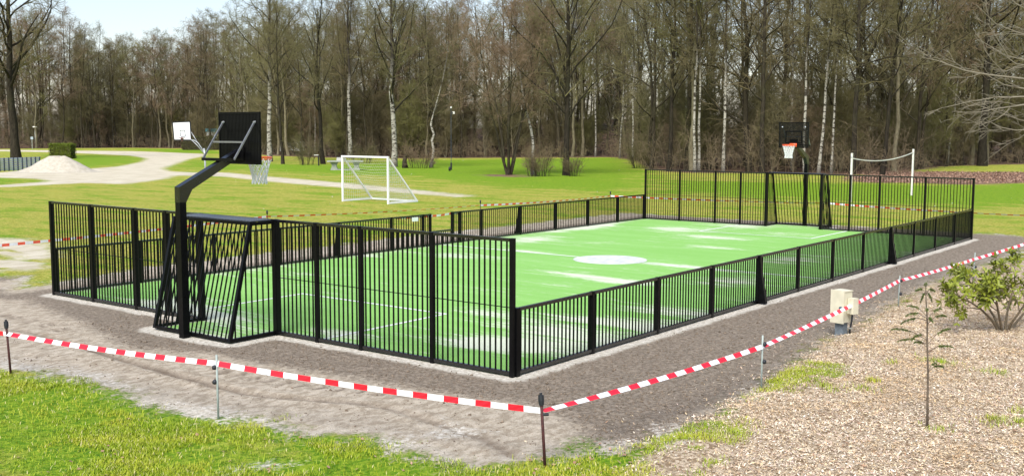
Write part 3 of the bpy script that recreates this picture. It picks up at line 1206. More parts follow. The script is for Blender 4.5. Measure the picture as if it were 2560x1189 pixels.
def h_for(px, py, top):
    """height of a thing whose foot is at (px,py) and whose top shows at pixel row top"""
    p = gp(px, py)
    D = (p - CAM) @ FW
    return (py - top) * D / F_PX


# ---- single trees that stand out in the photograph
b = base_at(40, 396)
plant('oak_tree', make_tree(101, 26, .50, 20, .28, (35, 60), .42, .5, 8, 6, 2, up=.07, lean=(.01, -.01), rmin=.02, k=14, trunk_mat='bark_dark', limb_mat='bark_dark'), b, 2.2, 1, 'big dark bare oak with forked trunk behind the grey slatted fence')
b = base_at(985, 417)
plant('birch_tree', make_tree(102, 19.5, .27, 22, .24, (32, 52), .40, .6, 8, 6, 3, up=.075, trunk_mat='birch', limb_mat='bark_dark', rmin=.012), b, .6, 1,
      'broad bare birch, white trunk foot and wide dark crown, behind the white goal')
b = base_at(1415, 438)
plant('alder_tree', make_tree(103, 20, .24, 26, .2, (26, 44), .40, .55, 8, 6, 3, up=.09, trunk_mat='bark_dark', limb_mat='bark_dark', rmin=.011, wob=.006), b, 1.0, 1,
      'single upright bare tree with vase-shaped crown on bright green grass')
b = base_at(675, 404)
plant('birch_tree', make_tree(104, 23, .26, 20, .3, (32, 55), .26, .6, 8, 6, 3, droop=.02, trunk_mat='birch', rmin=.013), b, .2, 1,
      'tall white birch beside the black basketball board')
b = base_at(808, 410)
plant('alder_tree', make_tree(105, 18, .22, 14, .28, (25, 50), .36, .6, 8, 6, 3, up=.06, rmin=.013, wob=.03, trunk_mat='bark_dark', limb_mat='bark_dark'), b, 2.1, 1, 'dark bare tree beside the stone table tennis table')
b = base_at(707, 410)
plant('alder_tree', make_tree(106, 15, .16, 14, .3, (25, 55), .36, .6, 8, 6, 3, up=.05, rmin=.012, wob=.04, trunk_mat='bark_dark', limb_mat='bark_dark'), b, 4.1, 1, 'thin dark crooked bare tree next to the tall white birch')
b = base_at(875, 396)
plant('birch_tree', make_tree(107, 22, .25, 18, .34, (28, 50), .30, .6, 8, 6, 3, up=.04, trunk_mat='birch', rmin=.014), b, 5.1, 1, 'white birch with dark forked crown behind the table tennis table')
# crooked birch
b = np.array(base_at(1077, 418))
D = (b - CAM) @ FW
zig = [(1077, 419), (1082, 392), (1084, 372), (1080, 350), (1085, 336), (1077, 312), (1082, 292), (1090, 262), (1099, 230), (1108, 195), (1116, 150), (1122, 100)]
pl = [tuple(at_depth(x, y, D) - b) for x, y in zig]
plant('birch_tree', make_tree(108, 11, .15, 10, .45, (25, 55), .28, .6, 6, 6, 3, trunk_mat='birch', pts=pl, rmin=.012), b, 0, 1, 'crooked zigzag white birch trunk beside the lamp mast')
# leaning birch and multi stem clump on the lawn
b = np.array(base_at(1330, 437))
D = (b - CAM) @ FW
pl = [tuple(at_depth(x, y, D) - b) for x, y in [(1331, 438), (1331, 400), (1333, 360), (1328, 325), (1318, 285), (1308, 240), (1302, 200), (1297, 160), (1292, 110), (1290, 50), (1290, -20)]]
plant('birch_tree', make_tree(109, 15, .13, 14, .4, (25, 50), .26, .6, 7, 6, 3, trunk_mat='birch', pts=pl, rmin=.011, twig='twig_red'), b, 0, 1, 'thin leaning white birch rising from twiggy brush on the lawn')
plant('hazel_tree', make_tree(110, 13, .12, 9, .3, (20, 50), .35, .6, 6, 6, 3, up=.05, stems=5, twig='twig_red', rmin=.011, wob=.03), base_at(1272, 437), .9, 1,
      'many-stemmed brown-twigged tree clump on the lawn edge')


def brush(seed, n, rad, h, name, loc, label, mat='twig_red', cat='shrub', group=None):
    """twiggy multi-stem shrub: stems + twigs"""
    rng = np.random.default_rng(seed)
    a = rng.random(n) * 6.28
    rr = rad * rng.random(n) ** .5
    p0 = np.stack([rr * np.cos(a), rr * np.sin(a), np.zeros(n)], 1)
    hh = h * rng.uniform(.5, 1.05, n)
    out = np.stack([np.cos(a), np.sin(a), np.zeros(n)], 1) * (.15 + .35 * rng.random((n, 1))) * hh[:, None]
    K = 5
    pts = np.stack([p0 + out * (t ** 1.4) + np.array([0, 0, 1]) * hh[:, None] * t + rng.normal(size=(n, 3)) * .04 * h * t for t in np.linspace(0, 1, K)], 1)
    rad_ = np.linspace(1, .4, K)[None] * rng.uniform(.012, .022, (n, 1))
    v, f = tubes(pts, rad_, 4)
    e = empty(name, loc)
    tag(e, label, cat, group)
    link('stem', np_mesh('stem', v, f, MAT['bark'], smooth=True), e)
    L2, R2 = grow(rng, pts, rad_, 7, .2, 1, (20, 55), lambda t, pl: pl * .3 + .1, 3, .2, .02, .6, .008)
    L3, R3 = grow(rng, L2, R2, 4, .2, 1, (20, 60), lambda t, pl: pl * .4 + .1, 2, .2, 0, .7, .007)
    v, f = tubes(L2, R2, 3)
    v2, f2 = tubes(L3, R3, 3)
    link('twigs', np_mesh('twigs', np.concatenate([v, v2]), np.concatenate([f, f2 + len(v)]), MAT[mat]), e)
    return e


brush(201, 46, .9, 2.1, 'brush_shrub', base_at(1345, 440), 'low leafless twiggy brush at the foot of the leaning birch')
brush(202, 24, .5, 1.7, 'brush_shrub', base_at(1432, 440), 'small bare shoots beside the upright vase-shaped tree', 'twig')
brush(203, 40, 1.3, 2.0, 'brush_shrub', base_at(1050, 420), 'bare bushy shoots between the broad birch and the crooked birch', 'twig_red')
brush(204, 30, .8, 2.6, 'brush_shrub', base_at(765, 412), 'dark bare thicket between the thin crooked tree and table tennis table', 'twig')
brush(205, 40, 1.0, 2.4, 'brush_shrub', base_at(1600, 420), 'olive twiggy shrub at the corner where lawn meets wood', 'twig_green')
brush(206, 30, 1.0, 1.8, 'brush_shrub', base_at(905, 408), 'bare shoots behind the crossbar of the white goal', 'twig')
m = MB()                                                    # dead crooked stump
b = np.array(base_at(1012, 420))
D = (b - CAM) @ FW
m.tube([at_depth(x, y, D) - b for x, y in [(1013, 422), (1011, 405), (1014, 390), (1020, 378), (1026, 366)]], [.3, .2, .17, .09, .03], 8)
o = m.build('tree_stump', MAT['bark'], smooth=True)
o.location = b
tag(o, 'dark crooked dead stump between the two birches on the lawn', 'stump')

# ---- birches and dark trees along the right hand wood edge
EDGE_TREES = [
    (1601, 400, .20, 'birch', 21, (-.03, .03), 'white birch leaning over the corner where lawn meets wood'),
    (1672, 428, .20, 'dark', 20, (0, 0), 'dark limbed bare tree in the wood behind the tall fence corner'),
    (1737, 431, .16, 'birch', 21, (.01, .0), 'slim birch of a close pair behind the far end fence'),
    (1747, 430, .15, 'birch', 22, (.0, -.02), 'slim birch of a close pair behind the far end fence'),
    (1808, 431, .17, 'birch', 21, (.0, .0), 'straight white birch between the birch pair and black hoop'),
    (1905, 432, .22, 'dark', 22, (0, 0), 'thick dark bare trunk before the wood, next to the black hoop'),
    (2012, 434, .17, 'birch', 20, (.0, 0), 'white birch right behind the pole of the black hoop'),
    (2046, 434, .17, 'birch', 20, (.03, -.05), 'leaning white birch behind the far hoop, next to the volleyball posts'),
    (2078, 434, .13, 'birch', 18, (.02, -.03), 'thinnest leaning birch beside the volleyball post'),
    (2130, 436, .23, 'dark', 22, (.01, .0), 'dark straight trunk behind the shorter volleyball post'),
    (2205, 437, .18, 'dark', 21, (.04, -.06), 'slanting dark trunk between the two volleyball posts'),
    (2455, 415, .42, 'dark', 26, (0, 0), 'thickest trunk at the wood edge above the leaf litter bank'),
]
for i, (px, py, r, kind, H, lean, lab) in enumerate(EDGE_TREES):
    grp = 'birch pair behind the far fence' if 'pair' in lab and 'close' in lab else None
    if kind == 'birch':
        ms = make_tree(300 + i, H, r * .78, 15, .34, (25, 50), .2, .6, 6, 5, 3, up=.03, droop=.01, lean=lean, trunk_mat='birch', rmin=.011, wob=.016)
        plant('birch_tree', ms, base_at(px, py), i * 1.7 if lean == (0, 0) else 0, 1, lab, 'tree', grp)
    else:
        ms = make_tree(300 + i, H, r, 18, .26, (30, 62), .28, .6, 7, 5, 3, up=.04, lean=lean, rmin=.012, wob=.014, trunk_mat='bark_dark', limb_mat='bark_dark')
        plant('alder_tree', ms, base_at(px, py), i * 1.7 if lean == (0, 0) else 0, 1, lab, 'tree', grp)

# ---- the wood: a few grown forms, copied
FORM = []
for i in range(10):
    kinds = [('bark', 'twig'), ('bark_grey', 'twig'), ('bark', 'twig_red'), ('bark_grey', 'twig_green'), ('bark', 'twig')]
    bm_, tm_ = kinds[i % 5]
    FORM.append((make_tree(400 + i, 20, [.15, .19, .13, .17, .22][i % 5], 17, [.14, .22, .30][i % 3], (26, 60), .24 + .02 * (i % 3), .5, 7, 5, 3, up=.04,
                           rmin=.0125, wob=.022 + .010 * (i % 4), trunk_mat=bm_, limb_mat='bark', twig=tm_), ['twig', 'twig_red', 'twig_green'].index(tm_)))
BFORM = [make_tree(450 + i, 20, .11, 14, .36, (25, 50), .17, .6, 6, 5, 3, up=.03, trunk_mat='birch', rmin=.012, wob=.02) for i in range(2)]
LAB = {0: ('slender bare olive-brown tree', 'olive-brown trees of the wood'),
       1: ('slender bare reddish-brown tree', 'reddish-brown trees of the wood'),
       2: ('slender budding greenish tree', 'budding greenish trees of the wood'),
       3: ('slim white-barked birch', 'birches inside the wood')}
rng = np.random.default_rng(99)


def wood_points(n, dmin, dmax, gap, x0=-60, x1=2640):
    """random spots behind the wood's edge as seen between pixel columns x0..x1"""
    ex = np.array([e[0] for e in EDGE])
    dist = np.linalg.norm(EDGE_W - CAM[:2], axis=1)
    pts = []
    tries = 0
    while len(pts) < n and tries < n * 60:
        tries += 1
        px = rng.uniform(x0, x1)
        de = np.interp(px, ex, dist)
        if rng.random() > de / 190:
            continue
        d = de + dmin + (dmax - dmin) * rng.random() ** 1.25
        v = ray(px, 300)[:2]
        q = CAM[:2] + v / np.linalg.norm(v) * d
        if all((q[0] - p[0]) ** 2 + (q[1] - p[1]) ** 2 > gap ** 2 for p, _, _ in pts):
            pts.append((q, px, d - de))
    return pts


def wood_height(px):
    return float(np.interp(px, [-100, 120, 230, 300, 480, 560, 640, 760, 1000, 1200, 1300, 1500, 1700, 2200, 2560, 2700],
                           [25, 24, 20.5, 19.5, 20.5, 24, 21, 20, 20.5, 19.5, 23, 24, 24, 24, 22, 22]))


ZONES = [(230, 'near the street lamp'), (470, 'beyond the gravel track'), (660, 'beyond the olive hedge'), (900, 'beyond the table tennis table'), (1200, 'beyond the white goal'),
         (1580, 'beyond the vase-shaped tree'), (1900, 'near the birch pair'), (2110, 'behind the far hoop'), (2330, 'behind the volleyball posts'), (9999, 'above the leaf litter')]


def zone(px, dd):
    return ('at the wood edge ' if dd < 9 else 'deep in the wood ') + next(n for x, n in ZONES if px < x)


spots = wood_points(280, .8, 34, 1.5)
for q, px, dd in spots:
    H = wood_height(px) * rng.uniform(.82, 1.06)
    if rng.random() < .07:
        ms, c = BFORM[rng.integers(2)], 3
    else:
        ms, c = FORM[rng.integers(len(FORM))]
    s = H / 20
    plant('birch_tree' if c == 3 else 'woodland_tree', ms, (q[0], q[1], gh(*q) - .1), rng.random() * 6.28, s * rng.uniform(.9, 1.1), LAB[c][0] + ' ' + zone(px, dd), 'tree', LAB[c][1] + ', ' + zone(px, dd), sz=s)

# young growth under the tall trees
YF = [make_tree(480 + i, 8, .055, 16, .06, (25, 60), .30, .5, 6, 5, 3, up=.03, stems=[2, 0, 3, 1][i], rmin=.0095, wob=.04, k=9,
                trunk_mat='bark_grey', limb_mat='bark_grey', twig=['twig', 'twig_red', 'twig_green', 'twig'][i]) for i in range(4)]
YL = [('bushy leafless olive sapling', 'olive saplings under the trees'),
      ('bushy leafless reddish-brown sapling', 'reddish-brown saplings under the trees'),
      ('bushy budding greenish sapling', 'budding saplings under the trees')]
for q, px, dd in wood_points(240, 3.0, 38, 1.6):
    i = int(rng.integers(4))
    l = YL[[0, 1, 2, 0][i]]
    s = rng.uniform(.55, 1.15)
    plant('understory_sapling', YF[i], (q[0], q[1], gh(*q) - .05), rng.random() * 6.28, s, l[0] + ' ' + zone(px, dd), 'sapling', l[1] + ', ' + zone(px, dd))

# the deeper wood: one mass of thinner trees
cvs, cfs, cmi, off = [], [], [], 0
LOWF = []
for i in range(5):
    tm, cm = make_tree(500 + i, 20, .13, 15, .06, (25, 62), .25, .42, 4, 5, 0, up=.03, rmin=.036, wob=.02)
    vs, fs, ms_ = [], [], []
    o_ = 0
    for me, mi in ((tm, 0), (cm, 1)):
        v = np.zeros(len(me.vertices) * 3, np.float32)
        me.vertices.foreach_get('co', v)
        f = np.zeros(len(me.loops), np.int32)
        me.loops.foreach_get('vertex_index', f)
        vs.append(v.reshape(-1, 3)); fs.append(f.reshape(-1, 4) + o_); o_ += len(v) // 3
        ms_.append(np.full(len(f) // 4, mi))
    LOWF.append((np.concatenate(vs), np.concatenate(fs), np.concatenate(ms_)))
    bpy.data.meshes.remove(tm); bpy.data.meshes.remove(cm)
for q, px, dd in wood_points(150, 22, 75, 2.4, -150, 2750):
    v, f, mi = LOWF[rng.integers(5)]
    a = rng.random() * 6.28
    s = wood_height(px) / 20 * rng.uniform(.85, 1.05) * .97
    R = np.array([[math.cos(a), -math.sin(a), 0], [math.sin(a), math.cos(a), 0], [0, 0, 1]])
    cvs.append((v * s) @ R.T + np.array([q[0], q[1], gh(*q) - .1]))
    cfs.append(f + off); cmi.append(mi); off += len(v)
fm = np_mesh('deep_wood', np.concatenate(cvs), np.concatenate(cfs), [MAT['bark_grey'], MAT['twig']], np.concatenate(cmi))
tag(link('deep_wood', fm), 'bare trees massed deep in the wood, too dense to tell apart', 'wood', kind='stuff')

# undergrowth along and inside the wood's edge
N = 2900
pts0 = wood_points(900, -.3, 16, .5, -80, 2640)
base = np.array([[*p[0], p[1], p[2]] for p in pts0])
idx = rng.integers(len(base), size=N)
dense = np.interp(base[idx, 2], [0, 1000, 1450, 1600, 2300, 2400], [.5, .65, .6, 1.0, 1.0, .6])
keep = rng.random(N) < dense
idx = idx[keep]
N = len(idx)
bp = base[idx, :2] + rng.normal(size=(N, 2)) * .7
bz = ground_z(bp[:, 0], bp[:, 1])
hh = rng.uniform(.7, 3.2, N) * np.interp(base[idx, 2], [0, 1500, 1620, 2300, 2400], [.75, .8, 1.25, 1.25, .7])
dr = rng.normal(size=(N, 2)) * .22
K = 4
P0 = np.stack([np.stack([bp[:, 0] + dr[:, 0] * hh * t, bp[:, 1] + dr[:, 1] * hh * t, bz + hh * t], 1) + rng.normal(size=(N, 3)) * .08 * t for t in np.linspace(0, 1, K)], 1)
R0 = np.linspace(1, .5, K)[None] * rng.uniform(.009, .02, (N, 1))
L2, R2 = grow(rng, P0, R0, 5, .15, 1, (20, 70), lambda t, pl: pl * .33 + .12, 3, .25, -.01, .6, .010)
L3, R3 = grow(rng, L2, R2, 2, .2, 1, (20, 60), lambda t, pl: pl * .5 + .1, 2, .2, -.02, .7, .009)
V, Fc, o_ = [], [], 0
for a, r_ in ((P0, R0), (L2, R2), (L3, R3)):
    v, f = tubes(a, r_, 3)
    V.append(v); Fc.append(f + o_); o_ += len(v)
V = np.concatenate(V); Fc = np.concatenate(Fc)
tag(link('undergrowth', np_mesh('undergrowth', V, Fc, MAT['twig_under'])), 'leafless brown undergrowth filling the edge of the wood', 'undergrowth', kind='stuff')

# ---- bare tree standing just outside the picture whose pale branches reach in
D0 = 19.0
tb = np.array([*gp(2860, 800)[:2], 0.0])
Dt = (tb - CAM) @ FW
te = empty('pale_tree', (tb[0], tb[1], gh(tb[0], tb[1]) - .05))
tag(te, 'pale-barked bare tree reaching its branches in front of the wood', 'tree')
o0 = np.array(te.location)
rngp = np.random.default_rng(5)
LIMBS = [([(2860, 260), (2700, 222), (2560, 197), (2470, 187), (2410, 176), (2345, 152), (2302, 143)], Dt - .5),
         ([(2860, 262), (2720, 245), (2560, 242), (2490, 243), (2420, 255), (2365, 268)], Dt - .9),
         ([(2860, 256), (2700, 236), (2560, 222), (2510, 212), (2478, 194), (2455, 180)], Dt - .2),
         ([(2860, 290), (2700, 262), (2560, 262), (2490, 272), (2450, 280), (2392, 281)], Dt - 1.2),
         ([(2860, 330), (2720, 320), (2600, 322), (2540, 326), (2500, 318), (2466, 300)], Dt - .7),
         ([(2860, 350), (2740, 330), (2620, 312), (2550, 300), (2510, 285), (2440, 262)], Dt + .4),
         ([(2860, 150), (2720, 120), (2600, 98), (2540, 80), (2490, 60), (2440, 12)], Dt + .6),
         ([(2860, 130), (2700, 90), (2600, 40), (2540, 10), (2500, -30), (2470, -70)], Dt + .2),
         ([(2860, 200), (2720, 172), (2600, 168), (2540, 160), (2500, 130), (2452, 102)], Dt + .9),
         ([(2860, 210), (2720, 200), (2620, 176), (2560, 150), (2520, 140), (2470, 60)], Dt - .6)]
lp = []
for pl, Dq in LIMBS:
    pp = [at_depth(x, y, Dq + (Dt - Dq) * (1 if j == 0 else .5 if j == 1 else 0)) - o0 for j, (x, y) in enumerate(pl)]
    while len(pp) < 7:
        pp.insert(3, (pp[2] + pp[3]) / 2)
    lp.append(pp)
lp = np.array(lp)
lr = np.linspace(.024, .005, 7)[None].repeat(len(lp), 0)
tt = [np.array([0, 0, z]) + np.array([.05 * math.sin(z), .04 * math.cos(z * 1.3) - .04, 0]) for z in np.linspace(0, 8.5, 10)]
v1, f1 = tubes(np.array(tt)[None], np.linspace(.2, .06, 10)[None], 10)
v2, f2 = tubes(lp, lr, 6)
link('trunk', np_mesh('trunk', np.concatenate([v1, v2]), np.concatenate([f1, f2 + len(v1)]), MAT['twig_pale'], smooth=True), te)
L2, R2 = grow(rngp, lp, lr, 5, .3, 1, (18, 45), lambda t, pl: pl * .2 * (1.2 - .6 * t), 6, .12, .01, .5, .0042)
L3, R3 = grow(rngp, L2, R2, 4, .2, 1, (18, 50), lambda t, pl: pl * .4, 4, .14, 0, .6, .0045)
L4, R4 = grow(rngp, L3, R3, 2, .2, 1, (18, 50), lambda t, pl: pl * .5, 3, .14, 0, .7, .0036)
V, Fc, o_ = [], [], 0
for a, r_ in ((L2, R2), (L3, R3), (L4, R4)):
    v, f = tubes(a, r_, 4)
    V.append(v); Fc.append(f + o_); o_ += len(v)
link('crown', np_mesh('crown', np.concatenate(V), np.concatenate(Fc), MAT['twig_pale'], smooth=True), te)
# ================================================================== OBJECTS ON THE LAWN AND TRACK
# ---- sand heap
hb = gp(128, 431)
rngh = np.random.default_rng(12)
nr, na = 34, 72
rr = np.linspace(0, 1, nr)
aa = np.linspace(0, 2 * math.pi, na, endpoint=False)
HV = []
ax = np.array([RT[0], RT[1]]) / np.hypot(RT[0], RT[1])
fo = np.array([-ax[1], ax[0]])
for r in rr:
    for a in aa:
        u, v_ = 3.4 * r * math.cos(a), 2.6 * r * math.sin(a)
        u *= 1 + .12 * math.sin(2 * a + .5)
        h1 = 1.55 * max(0, 1 - math.hypot((u + .2) / 2.75, v_ / 2.3)) ** 1.05
        h2 = 1.36 * max(0, 1 - math.hypot((u - .55) / 2.6, v_ / 2.2)) ** 1.05
        h3 = .45 * max(0, 1 - math.hypot((u + 2.2) / 1.3, v_ / 1.3))
        h = min(max(h1, h2, h3), 1.28) * .9 + .1 * max(h1, h2)
        p = hb[:2] + ax * u + fo * (v_ + 1.2)
        h += .05 * float(fbm(np.array([p[0] * 2.2]), np.array([p[1] * 2.2]), 91, 4)[0]) * (1 if r < .97 else 0)
        HV.append((p[0], p[1], max(h, 0) * (1 - r ** 8) - .02 * (r > .97) + .01))
HF = [(i * na + j, (i + 1) * na + j, (i + 1) * na + (j + 1) % na, i * na + (j + 1) % na) for i in range(nr - 1) for j in range(na)]


def sand_mat():
    t = NT('heap_sand')
    P = t.pos()
    n = t.noise(P, 3, 6, .65)
    f = t.noise(P, 25, 4, .7)
    t.col(t.mix(t.ramp(n, .3, .7), (.36, .325, .25), (.48, .44, .355)))
    t.rough(.95)
    t.bump(t.math('ADD', n, t.math('MULTIPLY', f, .4)), .5, .08)
    return t.m


MAT['sand'] = sand_mat()
o = link('sand_heap', np_mesh('sand_heap', HV, HF, MAT['sand'], smooth=True))
tag(o, 'pale heap of sand tipped beside the gravel track', 'sand heap')

# ---- grey slatted fence left of the heap
p0, p1 = gp(-110, 433), gp(100, 424)
e = tag(empty('slatted_fence', p0), 'low grey-blue slatted fence with dark posts beside the sand heap', 'fence')
d = p1 - p0
n = 18
for i in range(n + 1):
    q = d * i / n
    MB().box((q[0], q[1], .55), (.09, .09, 1.1)).build('post', MAT['slatpost'], e)
for z in np.linspace(.13, 1.02, 6):
    for i in range(n):
        a, b_ = d * (i + .12) / n, d * (i + .88) / n
        MB().beam((a[0], a[1], z), (b_[0], b_[1], z), .03, .135).build('slat', MAT['slat'], e)


# ---- hedges
def hedge(name, c, ux, L, Wd, H, nleaf, mat, label, cat='hedge', seed=1):
    rg = np.random.default_rng(seed)
    e = tag(empty(name, (c[0], c[1], gh(c[0], c[1]))), label, cat)
    ux = np.array([ux[0], ux[1], 0]) / np.hypot(ux[0], ux[1])
    uy = np.array([-ux[1], ux[0], 0])
    core = MB().box((0, 0, H * .46), (L * .92, Wd * .86, H * .92), 0, np.stack([ux, uy, (0, 0, 1)], 1))
    core.build('inner_twigs', MAT['bark'], e)
    face = rg.random(nleaf)
    u, v, z = rg.uniform(-.5, .5, nleaf), rg.uniform(-.5, .5, nleaf), rg.random(nleaf)
    dep = rg.random(nleaf) ** 2 * .12
    top = face < .4
    end = face > .9
    side = ~top & ~end
    z[top] = 1 - dep[top] * .3 + .04
    v[side] = np.sign(v[side]) * (.5 - dep[side])
    u[end] = np.sign(u[end]) * (.5 - dep[end] * .5)
    z = z + .05 * fbm(u * L * 1.2, v * 3, seed + 5, 3)
    P = ux[None] * (u * L)[:, None] + uy[None] * (v * Wd)[:, None] + np.array([0, 0, 1]) * (z * H)[:, None] + rg.normal(size=(nleaf, 3)) * .03
    a, b_ = rg.normal(size=(nleaf, 3)), rg.normal(size=(nleaf, 3))
    a /= np.linalg.norm(a, axis=1, keepdims=True)
    b_ = np.cross(a, b_)
    b_ /= np.linalg.norm(b_, axis=1, keepdims=True)
    s = rg.uniform(.04, .08, (nleaf, 1)) * max(1, H / 1.6)
    V = np.stack([P - a * s, P + b_ * s * .5, P + a * s, P - b_ * s * .5], 1).reshape(-1, 3)
    F = np.arange(nleaf * 4).reshape(-1, 4)
    lf = link('leaves', np_mesh('leaves', V, F, mat), e)
    lf['kind'] = 'stuff'
    return e


def leaf_mat(name, cols, rough=.5):
    t = NT(name)
    g = t.n('ShaderNodeNewGeometry').outputs['Random Per Island']
    n = t.noise(t.pos(), 1.5, 3, .6)
    c = t.mix(g, cols[0], cols[1])
    c = t.mix(t.ramp(n, .35, .65), c, cols[2])
    t.col(c)
    t.rough(rough)
    t.b.inputs['Specular IOR Level'].default_value = .3
    return t.m


MAT['hedge'] = leaf_mat('hedge_leaves', [(.085, .12, .008), (.16, .20, .018), (.12, .15, .012)])
MAT['hedge2'] = leaf_mat('olive_hedge_leaves', [(.05, .06, .014), (.10, .10, .028), (.08, .065, .025)])
c = gp(146, 397)
hedge('clipped_hedge', c + np.append(fo, 0) * 1.2, ax, 2.55, 1.7, 1.65, 9000, MAT['hedge'], 'clipped bright green hedge block behind the sand heap', seed=3)
c = gp(512, 375)
hedge('garden_hedge', c, ax + .12 * fo, 7.4, 1.2, 2.15, 9000, MAT['hedge2'], 'long olive-brown clipped hedge in front of the white cabin', seed=4)

# ---- lamp post and notice by the lane, lamp mast
c = gp(90, 371)
sL = (c - CAM) @ FW / F_PX
e = tag(empty('street_lamp', c), 'old grey lamp post with flat round shade before the wood', 'street lamp')
H = 55 * sL
MB().tube([(0, 0, 0), (-.02, 0, H * .5), (-.05, 0, H * .93)], [.11, .085, .06], 8).build('post', MAT['lampgrey'], e, True)
MB().lathe([(.06, H * .90), (.12, H * .93), (.40, H * .955), (.38, H * .975), (.2, H * 1.0), (.03, H * 1.02)], 16, (-.05, 0, 0)).build('lamp_shade', MAT['offwhite'], e, True)
c = gp(81, 372)
e = tag(empty('notice_post', c), 'small grey notice board on a post beside the lamp post', 'sign')
MB().box((0, 0, 1.0), (.09, .09, 2.0)).build('post', MAT['lampgrey'], e)
MB().box((0, 0, 1.85), (.1, .42, .45), 0, np.stack([np.append(fo, 0), np.append(ax, 0), (0, 0, 1)], 1)).build('board', MAT['slat'], e)
c = gp(1128, 425)
e = tag(empty('lamp_mast', c), 'thin dark mast with white globe and box light on the lawn', 'lamp mast')
sL = (c - CAM) @ FW / F_PX
MB().tube([(0, 0, 0), (0, 0, 155 * sL)], .024, 8).build('mast', MAT['slatpost'], e)
MB().tube([(0, 0, 0), (0, 0, 18 * sL)], .075, 10).build('sleeve', MAT['rubber'], e)
MB().lathe([(.02, -.08), (.06, -.05), (.085, 0), (.06, .05), (.02, .08)], 12, (0, 0, 155 * sL)).build('globe', MAT['white'], e, True)
Rl = np.stack([np.append(ax, 0), np.append(fo, 0), (0, 0, 1)], 1)
q = np.append(ax, 0) * .22
MB().box((q[0], q[1], 142 * sL), (.20, .14, .22), 0, Rl).build('box_light', MAT['offwhite'], e)
q2 = q * .6 - np.append(fo, 0) * .09
MB().box((q2[0], q2[1], 141.5 * sL), (.11, .02, .12), 0, Rl).build('lens', MAT['window'], e)
c = gp(1124, 427)
o = MB().lathe([(.09, 0), (.1, .2), (.08, .32), (.03, .36)], 10).build('marker_stub', MAT['rubber'], None, True)
o.location = c
tag(o, 'short black stub standing at the foot of the lamp mast', 'marker')

# ---- cabin and caravan behind
c = gp(545, 372)
dirn = (c[:2] - CAM[:2]) / np.linalg.norm(c[:2] - CAM[:2])
c = np.append(c[:2] + dirn * 6, 0)
sL = (c - CAM) @ FW / F_PX
R3 = np.stack([np.append(ax, 0), np.append(fo, 0), (0, 0, 1)], 1)
e = tag(empty('holiday_cabin', c), 'small white cabin with teal roof edge behind the olive hedge', 'cabin')
hh_ = 50 * sL
MB().box((0, 0, hh_ * .41), (3.2, 3.0, hh_ * .82), 0, R3).build('wall', MAT['caravan'], e)
MB().box((0, 0, hh_ * .90), (3.5, 3.3, hh_ * .16), 0, R3).build('roof_edge', MAT['teal'], e)
for k_ in (-.9, .8):
    q = np.append(ax, 0) * k_ - np.append(fo, 0) * 1.52
    f_ = MB().box((q[0], q[1], hh_ * .55), (.9, .06, .9), 0, R3).build('window', MAT['white'], e)
    q = np.append(ax, 0) * k_ - np.append(fo, 0) * 1.56
    MB().box((q[0], q[1], hh_ * .55), (.76, .03, .76), 0, R3).build('pane', MAT['window'], f_)
c = gp(738, 387)
c = np.append(c[:2] + dirn * 4, 0)
sL = (c - CAM) @ FW / F_PX
e = tag(empty('parked_caravan', c), 'white caravan half hidden among the trunks', 'caravan')
m = MB()
L_, H_ = 3.4, 1.75
prof = [(-L_ / 2, .45), (-L_ / 2 - .12, 1.1), (-L_ / 2 + .25, H_), (L_ / 2 - .35, H_ + .05), (L_ / 2, 1.1), (L_ / 2 - .05, .45)]
vv, n = [], len(prof)
for s in (-1, 1):
    for a_, z_ in prof:
        vv.append(np.append(ax, 0) * a_ + np.append(fo, 0) * s * 1.0 + np.array([0, 0, z_]))
m.add(vv, [tuple(range(n)), tuple(range(n, 2 * n))[::-1]] + [(i, (i + 1) % n, n + (i + 1) % n, n + i)[::-1] for i in range(n)])
m.build('body', MAT['caravan'], e)
for k_ in (-.9, .35):
    q = np.append(ax, 0) * k_ - np.append(fo, 0) * 1.02
    MB().box((q[0], q[1], 1.25), (.75, .05, .5), 0, R3).build('window', MAT['window'], e)
q = -np.append(fo, 0) * 1.02
wp = MB()
wp.tube([q * .9 + (0, 0, .3), q * 1.05 + (0, 0, .3)], .3, 14)
wp.build('wheel', MAT['rubber'], e)

# ---- old basketball hoop with white board
c = gp(514, 441)
e = tag(empty('old_basketball_hoop', c), 'old white-board basketball hoop on a curved grey tube post', 'basketball hoop')
D = (c - CAM) @ FW
P = lambda x, y, dd=0.0: at_depth(x, y, D + dd) - c
MB().tube([(0, 0, 0), P(513, 410), P(512, 392), P(510, 371)], .075, 10).build('post', MAT['steel'], e, True)
for off_ in (-.12, .12):
    MB().tube([P(511, 388, off_), P(505, 372, off_), P(496, 358, off_), P(486, 351, off_), P(476, 349, off_)], .03, 8).build('curved_arm', MAT['steel'], e, True)
    MB().tube([P(510, 384, off_), P(494, 364, off_), P(477, 348, off_)], .026, 8).build('stay', MAT['steel'], e, True)
MB().tube([P(500, 366), P(478, 330)], .022, 8).build('upper_stay', MAT['steel'], e, True)
TL, TR, BR_, BL_ = P(432, 306, -.1), P(475, 304, .25), P(478, 350, .25), P(436, 350, -.1)
nrm = np.cross(TR - TL, BL_ - TL)
nrm /= np.linalg.norm(nrm)
if nrm @ FW > 0:
    nrm = -nrm
sh = [TL, TR, BR_, BL_]
m = MB()
m.add([q for q in sh] + [q - nrm * .05 for q in sh], [(0, 1, 2, 3), (7, 6, 5, 4), (0, 4, 5, 1), (1, 5, 6, 2), (2, 6, 7, 3), (3, 7, 4, 0)])
bb = m.build('backboard', MAT['white'], e)
m = MB()
for a_, b_ in zip(sh, sh[1:] + sh[:1]):
    m.beam(a_ - nrm * .02, b_ - nrm * .02, .05, .09)
m.build('board_edge', MAT['rubber'], bb)
